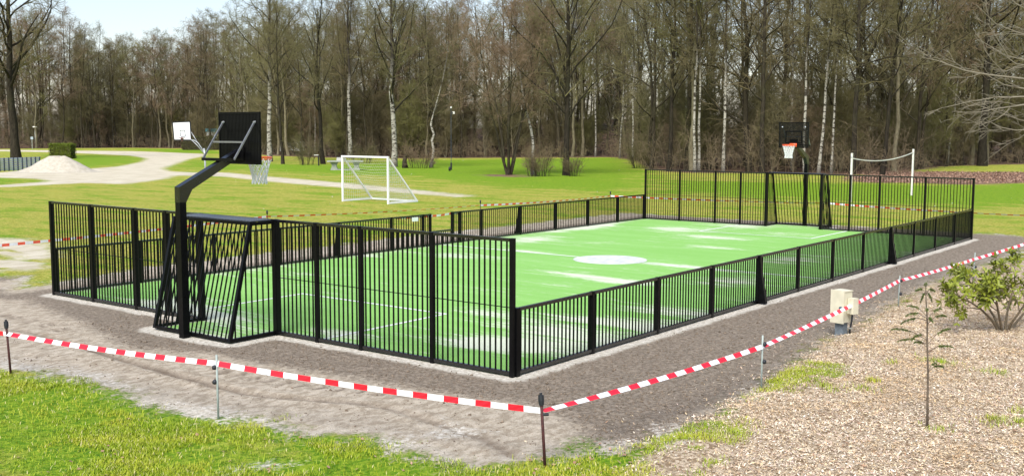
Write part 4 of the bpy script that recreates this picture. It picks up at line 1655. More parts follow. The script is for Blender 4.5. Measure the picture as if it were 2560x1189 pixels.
lerp = lambda u_, v_: (TL * (1 - u_) + TR * u_) * (1 - v_) + (BL_ * (1 - u_) + BR_ * u_) * v_
m = MB()
cs = [lerp(.37, .46), lerp(.65, .46), lerp(.67, .80), lerp(.39, .80)]
for a_, b_ in zip(cs, cs[1:] + cs[:1]):
    m.beam(a_ + nrm * .012, b_ + nrm * .012, .02, .05)
m.build('target_square', MAT['greyleg'], bb)
rc = lerp(.45, .92) + nrm * .35
th = np.linspace(0, 2 * math.pi, 25)
hx = np.array([nrm[0], nrm[1], 0])
hx /= np.linalg.norm(hx)
hy = np.array([-hx[1], hx[0], 0])
m = MB()
m.tube([rc + .24 * (hx * math.cos(t_) + hy * math.sin(t_)) for t_ in th], .022, 6, cap=False)
m.beam(lerp(.45, .92), rc - hx * .22, .18, .09)
m.beam(lerp(.45, .97), rc - hx * .2 - (0, 0, .25), .06, .05)
m.build('rim', MAT['oldrim'], e)

# ---- white goal on the lawn
gxa, gya, gyb, gdp, gH = 24.5, 26.12, 29.2, 2.0, 2.17
e = tag(empty('football_goal', (gxa, (gya + gyb) / 2, 0)), 'white freestanding football goal with thin net on the lawn', 'goal')
hw = (gyb - gya) / 2
for s in (-1, 1):
    MB().box((0, s * hw, gH / 2), (.08, .08, gH)).build('upright', MAT['white'], e)
    MB().beam((.08, s * hw, gH - .05), (gdp, s * hw, .06), .07, .07).build('rear_stay', MAT['white'], e)
    MB().beam((.05, s * hw, .05), (gdp - .06, s * hw, .05), .08, .08).build('ground_bar', MAT['white'], e)
MB().beam((0, -hw - .05, gH + .045), (0, hw + .05, gH + .04), .08, .08).build('crossbar', MAT['white'], e)
MB().beam((gdp, -hw - .04, .05), (gdp, hw + .04, .05), .08, .08).build('rear_ground_bar', MAT['white'], e)
PL = []
nu, nv = 22, 18
sag = lambda u_, v_: .22 * math.sin(math.pi * v_) * (1 - .4 * abs(2 * u_ - 1))
pt = lambda u_, v_: (.08 + (gdp - .1) * v_ ** 1.0 - sag(u_, v_) * .5, -hw + 2 * hw * u_, gH - (gH - .08) * v_ - sag(u_, v_))
for i in range(nu + 1):
    PL.append([pt(i / nu, j / 11) for j in range(12)])
for j in range(1, nv):
    PL.append([pt(i / 11, j / nv) for i in range(12)])
for s in (-1, 1):
    for i in range(1, 14):
        xx = .06 + (gdp - .15) * i / 14
        zt = gH - (gH - .1) * i / 14
        PL.append([(xx, s * hw, .06 + (zt - .06) * k_ / 11) for k_ in range(12)])
    for j in range(1, 14):
        zz = gH * j / 14
        xm = gdp * (1 - j / 14)
        PL.append([(.05 + (xm - .05) * k_ / 11, s * (hw - .03 * math.sin(3.14 * k_ / 11)), zz - .05 * math.sin(3.14 * k_ / 11)) for k_ in range(12)])
v, f = tubes(np.array(PL), np.full((len(PL), 12), .0058), 3)
link('net', np_mesh('net', v, f, MAT['greynet']), e)

# ---- concrete table tennis table
c = gp(836, 425)
e = tag(empty('table_tennis_table', c), 'concrete table tennis table with waisted leg on the lawn', 'table')
ta = math.atan2(ax[1], ax[0]) + .12
e.rotation_euler = (0, 0, ta)
MB().box((.95, 0, .76), (3.1, 1.5, .09)).build('table_top', MAT['concrete'], e)
for x_ in (0, 1.9):
    MB().prism([(-.32 + x_, 0), (.32 + x_, 0), (.30 + x_, .10), (.2 + x_, .3), (.2 + x_, .45), (.36 + x_, .71), (-.36 + x_, .71), (-.2 + x_, .45), (-.2 + x_, .3), (-.30 + x_, .10)], 'y', -.45, .45).build('leg', MAT['concrete'], e)
MB().box((.95, 0, .05), (1.4, .8, .09)).build('foot_slab', MAT['concrete'], e)
MB().box((.95, 0, .90), (.05, 1.6, .19)).build('net_plate', MAT['white'], e)
o = MB().box((.42, .2, .95), (.46, .4, .28), 0, None, .9).build('grey_crate', MAT['lampgrey'])
o.location = c
o.rotation_euler = (0, 0, ta)
tag(o, 'pale grey crate standing on the table tennis table', 'crate')
c = gp(797, 414)
e = tag(empty('sign_post', c), 'low black post with small tilted white sign near the table', 'sign')
MB().box((0, 0, .5), (.1, .1, 1.0)).build('post', MAT['rubber'], e)
q = -np.append(ax, 0) * .22
MB().box((q[0], q[1], 1.02), (.42, .3, .05), 0, R3).build('panel', MAT['offwhite'], e)

# ---- volleyball posts and band
vl, vr = gp(2126, 505), gp(2279, 488)
Hl = 122 * ((vl - CAM) @ FW) / F_PX
Hr = 115 * ((vr - CAM) @ FW) / F_PX
for c, H, lab in ((vl, Hl, 'white wooden volleyball post, the one nearer the pitch'), (vr, Hr, 'white wooden volleyball post, the one farther from the pitch')):
    o = MB().box((0, 0, H / 2), (.085, .085, H)).build('volleyball_post', MAT['offwhite'])
    m2 = MB().tube([(-.07, 0, H - .2), (.07, 0, H - .2)], .03, 8).build('hook', MAT['steel'], o)
    o.location = c
    tag(o, lab, 'post')
pts = []
a_, b_ = vl + (0, 0, Hl - .25), vr + (0, 0, Hr - .18)
for i in range(21):
    t_ = i / 20
    q = a_ * (1 - t_) + b_ * t_
    pts.append((q[0], q[1], q[2] - .36 * 4 * t_ * (1 - t_) * (.75 + .0 * t_)))
m = MB()
for p_, q_ in zip(pts[:-1], pts[1:]):
    m.beam(p_, q_, .015, .048)
o = m.build('net_band', MAT['offwhite'])
tag(o, 'sagging off-white net band strung between the volleyball posts', 'net band')

# ================================================================== STAKES AND BARRIER TAPE
def stake(px, py, tx, ty, kind, label, group=None, knobs=()):
    b = gp(px, py)
    b = np.array([b[0], b[1], gh(b[0], b[1])])
    D = (b - CAM) @ FW
    t = at_depth(tx, ty, D)
    e = tag(empty('fence_stake', b - (0, 0, .03)), label, 'stake', group)
    d = t - b
    if kind == 'rust':
        MB().tube([(0, 0, 0), d * .9], .0165, 8).build('rod', MAT['rust'], e, True)
        MB().tube([d * .84, d * .9, d * .97, d * .972, d * 1.0], [.026, .032, .030, .016, .016], 10).build('insulator_cap', MAT['rubber'], e)
        MB().tube([d * .72, d * .72 + np.array([.05, -.05, .0])], .016, 8).build('clip', MAT['rubber'], e)
    elif kind == 'grey':
        MB().tube([(0, 0, 0), d], .0135, 6).build('rod', MAT['stake_grey'], e, True)
        for k in knobs:
            q = d * k - np.append(ax, 0) * .03 * (1 if px < 1500 else -1)
            MB().lathe([(.012, -.03), (.028, -.02), (.032, 0), (.024, .022), (.01, .03)], 10, q).build('insulator', MAT['rubber'], e, True)
    return b, t


MAT['stake_grey'] = simple('stake_grey_green', (.30, .35, .32), .6, 0, .12, 12)
stake(27, 935, 14, 793, 'rust', 'rusty rod stake with black cap at the grass beyond the grey stake')
stake(546, 1048, 541, 880, 'grey', 'grey stake with two black insulators on the trampled sand edge', None, (.81, .59))
stake(1363, 1168, 1352, 974, 'rust', 'rusty rod stake with black cap where the tape turns a corner')
stake(1903, 972, 1907, 832, 'grey', 'grey stake in the mulch edge next to the tape corner', None, (.84, .52))
stake(2245, 775, 2250, 685, 'grey', 'grey stake behind the electric cabinet and sapling', None, (.85, .45))
stake(2433, 706, 2438, 628, 'grey', 'grey stake behind the rhododendron bush', None, (.5,))


def tape(name, runs, label, red='tape_red', width=.066):
    """runs: list of (p, q, twist0, twist1, sag)"""
    m = MB()
    pos = 0.0
    for p, q, t0_, t1_, sg in runs:
        L = np.linalg.norm(q - p)
        dr_ = (q - p) / L
        hz = np.cross(dr_, (0, 0, 1))
        hz /= np.linalg.norm(hz)
        cuts = [0.0]
        s = 0.0
        while s < L - 1e-4:
            ph = (pos + s) % .39
            nxt = (.185 - ph) if ph < .185 - 1e-5 else (.39 - ph)
            s = min(L, s + max(nxt, 1e-3))
            cuts.append(s)
        for c0, c1 in zip(cuts[:-1], cuts[1:]):
            mi = 0 if ((pos + (c0 + c1) / 2) % .39) < .185 else 1
            vs = []
            ns = 3
            for k in range(ns + 1):
                s = c0 + (c1 - c0) * k / ns
                u = s / L
                c = p + dr_ * s - np.array([0, 0, 4 * sg * u * (1 - u)])
                tw = t0_ + (t1_ - t0_) * min(1, u * 1.6) + .07 * math.sin(s * 2.1 + L)
                wd = np.array([0, 0, 1]) * math.cos(tw) + hz * math.sin(tw)
                vs += [c - wd * width / 2, c + hz * .003 * math.sin(s * 40), c + wd * width / 2]
            fs = []
            for k in range(ns):
                for j in range(2):
                    fs.append((k * 3 + j, k * 3 + 3 + j, k * 3 + 4 + j, k * 3 + 1 + j))
            m.add(vs, fs, mi)
        pos += L
    o = m.build(name, [MAT[red], MAT['tape_white']])
    return tag(o, label, 'tape')


def tp(bpx, bpy, x, y):
    b = gp(bpx, bpy)
    return at_depth(x, y, (b - CAM) @ FW)


T0, T1, T2, T3, T4, T5 = tp(27, 935, 18, 834), tp(546, 1048, 543, 908), tp(1363, 1168, 1357, 1026), tp(1903, 972, 1905, 866), tp(2245, 775, 2249, 701), tp(2433, 706, 2437, 647)
Tm = T0 + (T0 - T1) * .6
T6 = tp(2640, 660, 2640, 583)
tape('barrier_tape', [(Tm, T0, 0, 0, .02), (T0, T1, -.8, -.35, .03), (T1, T2, -.3, 0, .03), (T2, T3, -1.2, -.75, .03), (T3, T4, -1.15, -.55, .03), (T4, T5, -1.0, -.5, .02), (T5, T6, -.8, -.4, .02)],
     'red and white barrier tape strung across the sand and mulch')
B0, B1, B2, B3, B4, B5 = gp(-120, 625, .78), gp(668, 541, .80), gp(1201, 513, .80), gp(1526, 489.5, .80), gp(2070, 508, .8), gp(2760, 546, .8)
Bm = gp(180, 596, .8)
tape('barrier_tape', [(B0, Bm, .1, 0, .0), (Bm, B1, .0, .1, .02), (B1, B2, .7, 1.1, .05), (B2, B3, .1, .9, .05), (B3, B4, .1, 1.0, .04), (B4, B5, .0, 1.1, .06)],
     'faded red and white barrier tape strung across the lawn', 'tape_orange')
Gq = [np.array([10.6, CW + .06, .96]), np.array([12.0, CW + .06, .93]), np.array([13.02, CW + .06, .95]), np.array([13.4, CW + .06, .93])]
tape('barrier_tape', [(Gq[0], Gq[1], .1, .1, .01), (Gq[1], Gq[2], .1, .2, .02), (Gq[2], Gq[3], .2, .2, .0)], 'short strip of barrier tape closing the gap in the low fence', 'tape_orange')
for i, (q, lab) in enumerate([(B1, 'thin rod stake holding the faded tape beside the goal end'), (B2, 'thin rod stake holding the faded tape by the fence gap'),
                              (B3, 'thin rod stake holding the faded tape at the tall fence corner'), (B4, 'thin rod stake holding the faded tape behind the far goal')]):
    e = tag(empty('fence_stake', (q[0], q[1], 0)), lab, 'stake')
    MB().tube([(0, 0, 0), (0, 0, .92)], .013, 6).build('rod', MAT['rust'], e, True)
    MB().tube([(0, 0, .88), (0, 0, .99)], .028, 8).build('insulator_cap', MAT['rubber'], e, True)

# ================================================================== FOREGROUND RIGHT
# ---- electric cabinet
cb = gp(2102, 838)
zc = gh(cb[0], cb[1])
e = tag(empty('electric_cabinet', (cb[0], cb[1], zc), 0), 'cream electric cabinet on grey plinth at the mulch edge', 'cabinet')
ca = math.atan2(cb[1] - CAM[1], cb[0] - CAM[0])
fwd = np.array([math.cos(ca - .62), math.sin(ca - .62), 0])      # cabinet's depth axis
sid = np.array([fwd[1], -fwd[0], 0])                             # towards the right
Rc = np.stack([sid, fwd, (0, 0, 1)], 1)
Q = lambda u_, v_, z_: sid * u_ + fwd * v_ + np.array([0, 0, z_])
MB().box(Q(0, 0, .12), (.16, .13, .30), 0, Rc).build('plinth', MAT['greyleg'], e)
bd = MB()
bd.box(Q(0, 0, .505), (.25, .23, .53), 0, Rc, .985)
body = bd.build('body', MAT['cream'], e)
MB().box(Q(0, -.125, .51), (.27, .022, .57), 0, Rc).build('door', MAT['cream'], body)
MB().tube([Q(.085, -.137, .50), Q(.085, -.17, .50)], .024, 12).build('lock', MAT['bluelock'], body)
MB().box(Q(0, .0, .778), (.265, .25, .016), 0, Rc).build('lid', MAT['cream'], body)
MB().box(Q(.195, .04, .53), (.12, .15, .27), 0, Rc, .95).build('meter_box', MAT['cream'], e)
MB().tube([Q(.19, .04, .395), Q(.18, .04, .26), Q(.155, .03, .1), Q(.15, .02, -.04)], .017, 8).build('cable', MAT['rubber'], e, True)
MB().box(Q(.155, .035, .14), (.05, .05, .02), 0, Rc).build('cable_clip', MAT['lampgrey'], e)

# ---- conifer sapling
MAT['needle'] = leaf_mat('sapling_needles', [(.06, .095, .018), (.13, .17, .03), (.095, .13, .03)])
MAT['sapbark'] = simple('sapling_bark', (.10, .075, .05), .9, 0, .3, 30)
sb = gp(2318, 1077)
sb[2] = gh(sb[0], sb[1])
e = tag(empty('conifer_sapling', sb), 'thin young conifer sapling with sparse drooping sprigs in mulch', 'sapling')
D = (sb - CAM) @ FW
SP = lambda x, y, dd=0.0: at_depth(x, y, D + dd) - sb
stem = [SP(2318, 1078), SP(2319, 1000), SP(2320, 930), SP(2318, 860), SP(2318, 800), SP(2315, 750), SP(2314, 712)]
MB().tube(stem, [.016, .013, .012, .010, .009, .007, .004], 7).build('stem', MAT['sapbark'], e, True)
rgs = np.random.default_rng(21)
for (x0, y0, x1, y1) in [(2315, 735, 2296, 722), (2315, 735, 2332, 722), (2314, 722, 2314, 708), (2315, 735, 2306, 742), (2315, 735, 2326, 741),
                         (2317, 790, 2278, 762), (2317, 795, 2272, 782), (2317, 800, 2262, 800), (2318, 850, 2240, 818), (2318, 860, 2256, 846),
                         (2318, 800, 2350, 768), (2318, 810, 2356, 786), (2318, 860, 2366, 820), (2318, 880, 2372, 862), (2318, 800, 2326, 797),
                         (2319, 870, 2292, 852), (2319, 930, 2352, 912), (2319, 930, 2338, 905), (2318, 790, 2318, 770), (2318, 845, 2290, 838)]:
    a_ = SP(x0, y0)
    b_ = SP(x1, y1, rgs.uniform(-.25, .25))
    mid = (a_ + b_) / 2 + np.array([0, 0, .03])
    tip = b_ + (b_ - a_) / np.linalg.norm(b_ - a_) * .06 - np.array([0, 0, .05])
    m = MB().tube([a_, mid, b_, tip], [.004, .003, .0025, .002], 4)
    n = 130
    t_ = rgs.random(n)
    crv = lambda u_: ((1 - u_) ** 2)[:, None] * mid + (2 * u_ * (1 - u_))[:, None] * b_ + (u_ ** 2)[:, None] * tip
    base_ = crv(t_) + rgs.normal(size=(n, 3)) * .003
    ax_ = (tip - mid) / np.linalg.norm(tip - mid)
    dd_ = rgs.normal(size=(n, 3)) * .55 + ax_ * .9 + np.array([0, 0, -.15])
    dd_ /= np.linalg.norm(dd_, axis=1, keepdims=True)
    pr_ = np.cross(dd_, rgs.normal(size=(n, 3)))
    pr_ /= np.linalg.norm(pr_, axis=1, keepdims=True)
    ln = rgs.uniform(.022, .046, (n, 1)) * (1.3 - t_[:, None])
    V = np.stack([base_ - pr_ * .005, base_ + pr_ * .005, base_ + dd_ * ln], 1).reshape(-1, 3)
    m.add(V, [(3 * i, 3 * i + 1, 3 * i + 2) for i in range(n)], 1)
    m.build('sprig', [MAT['sapbark'], MAT['needle']], e)

# ---- rhododendron bush
MAT['rhodo'] = leaf_mat('rhododendron_leaves', [(.06, .10, .010), (.30, .32, .03), (.17, .20, .02)], .42)
bb = gp(2512, 832)
bb[2] = gh(bb[0], bb[1])
e = tag(empty('rhododendron_bush', bb), 'yellow-green rhododendron bush with bare lower stems in the mulch', 'bush')
D = (bb - CAM) @ FW
SP = lambda x, y, dd=0.0: at_depth(x, y, D + dd) - bb
rgb = np.random.default_rng(31)
main = [[(2500, 832, 0), (2480, 800, -.1), (2455, 775, -.2), (2430, 757, -.25), (2405, 745, -.3), (2390, 735, -.3)],
        [(2502, 832, 0), (2485, 790, .1), (2460, 752, .2), (2440, 725, .3), (2428, 708, .3), (2420, 700, .3)],
        [(2512, 832, 0), (2515, 800, .1), (2520, 770, .2), (2528, 740, .3), (2535, 710, .4), (2540, 675, .4)],
        [(2516, 832, 0), (2530, 805, -.2), (2548, 780, -.3), (2565, 755, -.35), (2580, 735, -.4), (2600, 715, -.4)],
        [(2506, 832, 0), (2500, 800, -.15), (2495, 775, -.3), (2492, 755, -.45), (2490, 740, -.5), (2488, 728, -.5)],
        [(2520, 832, 0), (2545, 800, .3), (2575, 765, .5), (2600, 730, .6), (2620, 700, .7), (2640, 680, .7)]]
lp = np.array([[SP(x, y, d_) for x, y, d_ in pl] for pl in main])
lr = np.linspace(.024, .009, 6)[None].repeat(len(lp), 0)
v, f = tubes(lp, lr, 7)
L2, R2 = grow(rgb, lp, lr, 8, .35, 1.0, (25, 60), lambda t, pl: pl * .38 * (1.25 - .5 * t), 5, .16, .03, .55, .005)
v2, f2 = tubes(L2, R2, 5)
L3, R3_ = grow(rgb, L2, R2, 5, .3, 1.0, (20, 55), lambda t, pl: pl * .45, 3, .14, .05, .6, .0035)
v3, f3 = tubes(L3, R3_, 4)
link('stems', np_mesh('stems', np.concatenate([v, v2, v3]), np.concatenate([f, f2 + len(v), f3 + len(v) + len(v2)]), simple('rhododendron_bark', (.13, .10, .06), .9, 0, .3, 30), smooth=True), e)
lfv = np.array([[0, 0, 0], [.035, .016, .006], [.075, .018, .004], [.115, 0, -.012], [.075, -.018, .004], [.035, -.016, .006], [.035, 0, -.002], [.075, 0, -.006]])
lff = [(0, 6, 1), (0, 5, 6), (1, 6, 7, 2), (6, 5, 4, 7), (2, 7, 3), (7, 4, 3)]
leafme = MB().add(lfv, lff).mesh('leaf', MAT['rhodo'], True)
tips = np.concatenate([L3[:, -1], L2[:, -1]])
tdir = np.concatenate([L3[:, -1] - L3[:, -2], L2[:, -1] - L2[:, -2]])
leaves = []
for p_, d_ in zip(tips, tdir):
    d_ = d_ / np.linalg.norm(d_)
    nl = rgb.integers(6, 10)
    a0 = rgb.random() * 6.28
    s1 = np.cross(d_, (0, 0, 1))
    s1 /= np.linalg.norm(s1) + 1e-9
    s2 = np.cross(d_, s1)
    for i in range(nl):
        a = a0 + 6.283 * i / nl + rgb.normal() * .2
        out_ = s1 * math.cos(a) + s2 * math.sin(a)
        el = rgb.uniform(.1, .9)
        X = out_ * math.cos(el) + d_ * math.sin(el)
        Zv = d_ * math.cos(el) - out_ * math.sin(el)
        Zv = Zv + np.array([0, 0, .4])
        Yv = np.cross(Zv, X)
        Yv /= np.linalg.norm(Yv)
        Zv = np.cross(X, Yv)
        leaves.append((p_ + out_ * .006 + rgb.normal(size=3) * .012, np.stack([X, Yv, Zv], 1) * rgb.uniform(.75, 1.2)))
dist_ = [np.linalg.norm(p_ + bb - CAM) for p_, _ in leaves]
px_ = [project(p_ + bb)[0] for p_, _ in leaves]
order = np.argsort([d_ + (50 if x > 2570 else 0) for d_, x in zip(dist_, px_)])
rest = MB()
for rank, k in enumerate(order):
    p_, R_ = leaves[k]
    if rank < 290:
        o = link('leaf', leafme, e)
        Mx = Matrix.Identity(4)
        for r_ in range(3):
            for c_ in range(3):
                Mx[r_][c_] = R_[r_, c_]
            Mx[r_][3] = p_[r_]
        o.matrix_local = Mx
    else:
        rest.add(lfv @ R_.T + p_, lff)
o = rest.build('foliage', MAT['rhodo'], e, True)
o['kind'] = 'stuff'

# ================================================================== GROUND COVER (uncountable)
def blades_mat(name, cols):
    t = NT(name)
    g = t.n('ShaderNodeNewGeometry').outputs['Random Per Island']
    n = t.noise(t.pos(), .9, 4, .6)
    c = t.mix(t.ramp(g, 0, 1, False), cols[0], cols[1])
    c = t.mix(t.ramp(n, .42, .66), c, t.mix(g, cols[2], cols[1]))
    c = t.mix(t.ramp(g, .90, .94), c, cols[3])
    t.col(c)
    t.rough(.6)
    t.b.inputs['Specular IOR Level'].default_value = .25
    return t.m


MAT['blades'] = blades_mat('grass_blades', [(.135, .225, .005), (.33, .395, .018), (.40, .38, .04), (.60, .52, .26)])


def visible(x, y, m=40):
    px, py, z = project(np.stack([x, y, np.zeros_like(x)], 1))
    return (px > -m) & (px < 2560 + m) & (py < 1189 + m * 2) & (z > 1)


def blades(P, h, wdt, rg, lean=.6):
    n = len(P)
    a = rg.random(n) * 6.283
    d = np.stack([np.cos(a), np.sin(a), np.zeros(n)], 1)
    s = np.stack([-np.sin(a), np.cos(a), np.zeros(n)], 1)
    h = h[:, None]
    w_ = wdt[:, None]
    l = (lean * rg.uniform(.2, 1.2, n))[:, None]
    up = np.array([0, 0, 1.])
    b0_, b1_ = P - s * w_ / 2, P + s * w_ / 2
    m_ = P + up * h * .55 + d * h * l * .35
    t_ = P + up * h * .9 + d * h * l * 1.0
    V = np.stack([b0_, b1_, m_ + s * w_ * .4, m_ - s * w_ * .4, t_], 1).reshape(-1, 3)
    o = np.arange(n)[:, None] * 5
    tri = np.concatenate([o + [0, 1, 2], o + [0, 2, 3], o + [3, 2, 4]], 1).reshape(-1, 3)
    return V, tri


rg = np.random.default_rng(77)
N = 1000000
x = rg.uniform(-8, 3.5, N)
y = rg.uniform(-8, 7.5, N)
k = visible(x, y)
x, y = x[k], y[k]
A = ground_fields(x, y)
nz = fbm(x * 2.2, y * 2.2, 141, 4)
nz2 = fbm(x * .8, y * .8, 151, 3)
P_PATCH = [pxpoly([(1450, 1230), (1500, 1140), (1650, 1098), (1740, 1066), (1870, 1066), (1880, 1105), (1800, 1160), (1740, 1240)]),
           pxpoly([(1885, 985), (1950, 940), (2040, 908), (2110, 914), (2095, 950), (1960, 990)])]
pat = np.maximum(sdf(P_PATCH[0], x, y), sdf(P_PATCH[1], x, y))
dens = sstep(.1, -.6, A['soil'] + nz * .75) * sstep(.05, -.15, A['whites'] + nz * .25) * sstep(.2, -.3, A['mulch'] + nz * .4)
dens = dens * (.10 + .90 * sstep(-.15, .3, nz2 + nz * .7))
dens = np.maximum(dens, .85 * sstep(-.1, .25, pat + nz * .35) * sstep(-.35, .1, nz))
k = rg.random(len(x)) < dens
x, y = x[k], y[k]
z = ground_z(x, y)
n = len(x)
V, F = blades(np.stack([x, y, z - .004], 1), rg.uniform(.02, .06, n), rg.uniform(.004, .008, n), rg, 1.0)
tag(link('grass', np_mesh('grass', V, F, MAT['blades'])), 'short bright green grass in the foreground', 'grass', kind='stuff')

# tufts dotted over the mulch
cent = [gp(px, py) for px, py in [(2330, 910), (2350, 915), (2368, 925), (2470, 940), (2500, 945), (2340, 1085), (2480, 1062), (2495, 1075), (2555, 1040), (2545, 1070),
                                  (2230, 920), (2060, 975), (2080, 985), (2160, 985), (2180, 970), (2390, 720), (2470, 680), (2550, 745), (2430, 690), (2265, 760), (1935, 960)]]
V_, F_, o_ = [], [], 0
for c in cent:
    n = rg.integers(50, 130)
    xy = c[:2] + rg.normal(size=(n, 2)) * rg.uniform(.05, .12)
    P = np.stack([xy[:, 0], xy[:, 1], ground_z(xy[:, 0], xy[:, 1])], 1)
    v, f = blades(P, rg.uniform(.03, .09, n), rg.uniform(.004, .009, n), rg, 1.0)
    V_.append(v); F_.append(f + o_); o_ += len(v)
tag(link('weed_tufts', np_mesh('weed_tufts', np.concatenate(V_), np.concatenate(F_), MAT['blades'])), 'small green weed tufts dotted over the mulch', 'weeds', kind='stuff')


# mulch: wood chips and dry leaves
def chips_mat():
    t = NT('wood_chips')
    g = t.n('ShaderNodeNewGeometry').outputs['Random Per Island']
    r = t.n('ShaderNodeValToRGB')
    t.l(g, r.inputs[0])
    r.color_ramp.interpolation = 'CONSTANT'
    els = [(0, (.58, .45, .27)), (.22, (.68, .56, .39)), (.42, (.72, .64, .50)), (.58, (.48, .35, .235)), (.72, (.33, .20, .125)), (.80, (.60, .465, .385)), (.91, (.15, .09, .055)), (.95, (.70, .65, .56))]
    c = r.color_ramp.elements
    c[0].position, c[0].color = 0, (*els[0][1], 1)
    c[1].position, c[1].color = els[1][0], (*els[1][1], 1)
    for p_, cc in els[2:]:
        q = c.new(p_)
        q.color = (*cc, 1)
    big = t.noise(t.pos(), .55, 3, .6)
    c2 = t.mix(t.math('MULTIPLY', t.ramp(big, .48, .66), .5), r.outputs[0], (.50, .33, .15))
    dk = t.noise(t.pos(), 1.7, 4, .65)
    t.col(t.mix(t.math('MULTIPLY', t.ramp(dk, .58, .70), .65), c2, t.mix(g, (.10, .06, .035), (.34, .22, .14))))
    t.rough(.85)
    t.b.inputs['Specular IOR Level'].default_value = .2
    return t.m


MAT['chips'] = chips_mat()


def flakes(P, ln, wd, rg, tilt=.45):
    n = len(P)
    a = rg.random(n) * 6.283
    d = np.stack([np.cos(a), np.sin(a), rg.normal(size=n) * tilt], 1)
    d /= np.linalg.norm(d, axis=1, keepdims=True)
    s = np.stack([-np.sin(a), np.cos(a), rg.normal(size=n) * tilt], 1)
    s /= np.linalg.norm(s, axis=1, keepdims=True)
    up = np.cross(d, s)
    ln, wd = ln[:, None] / 2, wd[:, None] / 2
    bend = rg.uniform(-.3, .5, (n, 1)) * ln
    V = np.stack([P - d * ln, P - s * wd + up * bend * .5, P + d * ln + up * bend, P + s * wd + up * bend * .2, P + up * bend * .8], 1).reshape(-1, 3)
    o = np.arange(n)[:, None] * 5
    F = np.concatenate([o + [0, 1, 4], o + [1, 2, 4], o + [2, 3, 4], o + [3, 0, 4]], 1).reshape(-1, 3)
    return V, F


N = 400000
x = rg.uniform(-6, 13, N)
y = rg.uniform(-9, -1.5, N)
k = visible(x, y, 60)
x, y = x[k], y[k]
A = ground_fields(x, y)
dist = np.hypot(x - CAM[0], y - CAM[1])
nz = fbm(x * 2.5, y * 2.5, 171, 4)
dens = sstep(-.35, .15, A['mulch'] + nz * .45) * np.clip(1.35 - dist / 26, .3, 1)
dens = np.maximum(dens, .03 * sstep(-1.6, 0, A['mulch']))
pat = np.maximum(sdf(P_PATCH[0], x, y), sdf(P_PATCH[1], x, y))
dens = dens * (1 - .72 * sstep(-.1, .25, pat + nz * .35))
k = rg.random(len(x)) < dens
x, y = x[k], y[k]
n = len(x)
ln = rg.uniform(.014, .040, n) * np.where(rg.random(n) < .08, 1.6, 1)
P = np.stack([x, y, ground_z(x, y) + rg.uniform(.001, .018, n)], 1)
V, F = flakes(P, ln * 1.15, ln * rg.uniform(.16, .55, n), rg, .5)
tag(link('mulch_chips', np_mesh('mulch_chips', V, F, MAT['chips'])), 'wood chips and dry leaves covering the mulch bed', 'mulch', kind='stuff')
# a few dry leaves blown onto the near grass and the leaf litter by the wood
N = 2600
x, y = rg.uniform(-6.5, 1, N), rg.uniform(-6, 2.5, N)
k = visible(x, y)
x, y = x[k], y[k]
A = ground_fields(x, y)
k = (A['soil'] < .1) & (A['mulch'] < 0) & (rg.random(len(x)) < .12 + .88 * sstep(-2.0, 0, A['mulch']))
x, y = x[k], y[k]
n = len(x)
P1 = np.stack([x, y, ground_z(x, y) + .02], 1)
V1, F1 = flakes(P1, rg.uniform(.03, .07, n), rg.uniform(.02, .045, n), rg, .3)
N = 5000
i_ = rg.random(N)
pp = np.array([gp(px, py)[:2] for px, py in zip(rg.uniform(2110, 2640, N), rg.uniform(428, 458, N))])
A = ground_fields(pp[:, 0], pp[:, 1])
pp = pp[(A['litter'] > -.5)]
P2 = np.stack([pp[:, 0], pp[:, 1], ground_z(pp[:, 0], pp[:, 1]) + .03], 1)
n = len(pp)
V2, F2 = flakes(P2, rg.uniform(.08, .16, n), rg.uniform(.06, .12, n), rg, .5)
MAT['dry'] = leaf_mat('dry_leaves', [(.20, .11, .065), (.46, .33, .23), (.30, .17, .11)], .8)
tag(link('fallen_leaves', np_mesh('fallen_leaves', np.concatenate([V1, V2]), np.concatenate([F1, F2 + len(V1)]), MAT['dry'])), 'dry brown leaves fallen on grass and litter', 'leaves', kind='stuff')

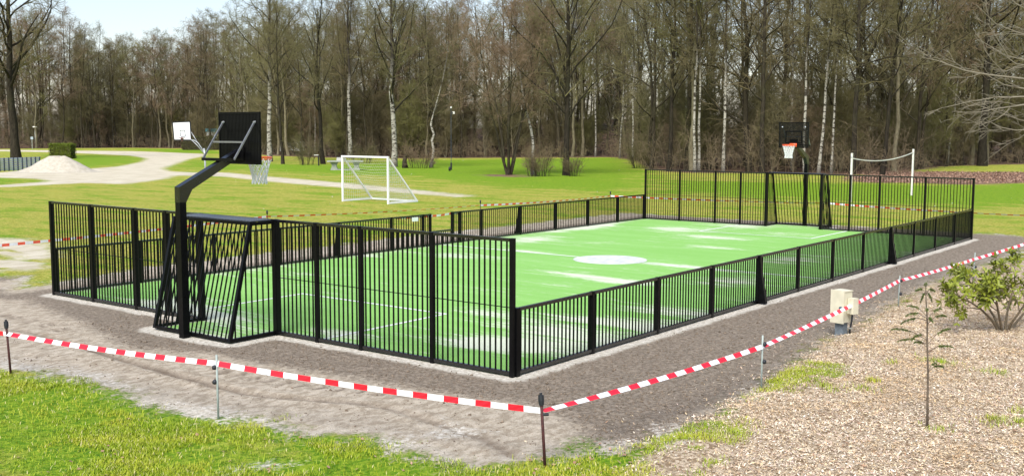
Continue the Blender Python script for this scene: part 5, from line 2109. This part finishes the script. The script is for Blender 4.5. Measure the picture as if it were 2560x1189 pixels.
# pale scraps on the far lawn
N = 110
pp = np.array([gp(px, py)[:2] for px, py in zip(rg.uniform(560, 2560, N), 400 + 125 * rg.random(N) ** 1.6)])
A = ground_fields(pp[:, 0], pp[:, 1])
pp = pp[(A['soil'] < -.3) & (A['path'] < -.5) & (A['wood'] < 0) & (A['court'] > .5)]
n = len(pp)
P = np.stack([pp[:, 0], pp[:, 1], ground_z(pp[:, 0], pp[:, 1]) + .04], 1)
V, F = flakes(P, rg.uniform(.05, .10, n), rg.uniform(.04, .07, n), rg, .4)
tag(link('pale_leaves', np_mesh('pale_leaves', V, F, MAT['offwhite'])), 'tiny pale leaves scattered on the far lawn', 'leaves', kind='stuff')

# clods on the raked soil
N = 130000
x, y = rg.uniform(-6, 16, N), rg.uniform(-5.5, 9, N)
k = visible(x, y)
x, y = x[k], y[k]
A = ground_fields(x, y)
dist = np.hypot(x - CAM[0], y - CAM[1])
dens = sstep(-.05, .2, A['soil']) * (.10 + .90 * sstep(.1, -.15, A['light'])) * sstep(.2, .3, A['court']) * np.clip(1.5 - dist / 18, .15, 1)
k = rg.random(len(x)) < dens
x, y = x[k], y[k]
n = len(x)
s = rg.uniform(.005, .013, (n, 1)) * np.where(rg.random((n, 1)) < .06, 2.0, 1)
P = np.stack([x, y, ground_z(x, y)], 1) + np.array([0, 0, .3]) * s
oc = np.array([[1, 0, 0], [0, 1, 0], [-1, 0, 0], [0, -1, 0], [0, 0, .8], [0, 0, -.8]], float)
V = (P[:, None, :] + (oc[None] + rg.normal(size=(n, 6, 3)) * .25) * s[:, None, :]).reshape(-1, 3)
of = np.array([[0, 1, 4], [1, 2, 4], [2, 3, 4], [3, 0, 4], [1, 0, 5], [2, 1, 5], [3, 2, 5], [0, 3, 5]])
F = (np.arange(n)[:, None, None] * 6 + of[None]).reshape(-1, 3)
MAT['clod'] = leaf_mat('soil_clods', [(.07, .052, .035), (.30, .235, .17), (.18, .138, .098)], .95)
tag(link('soil_clods', np_mesh('soil_clods', V, F, MAT['clod'])), 'crumbs of raked dark soil around the pitch', 'soil', kind='stuff')
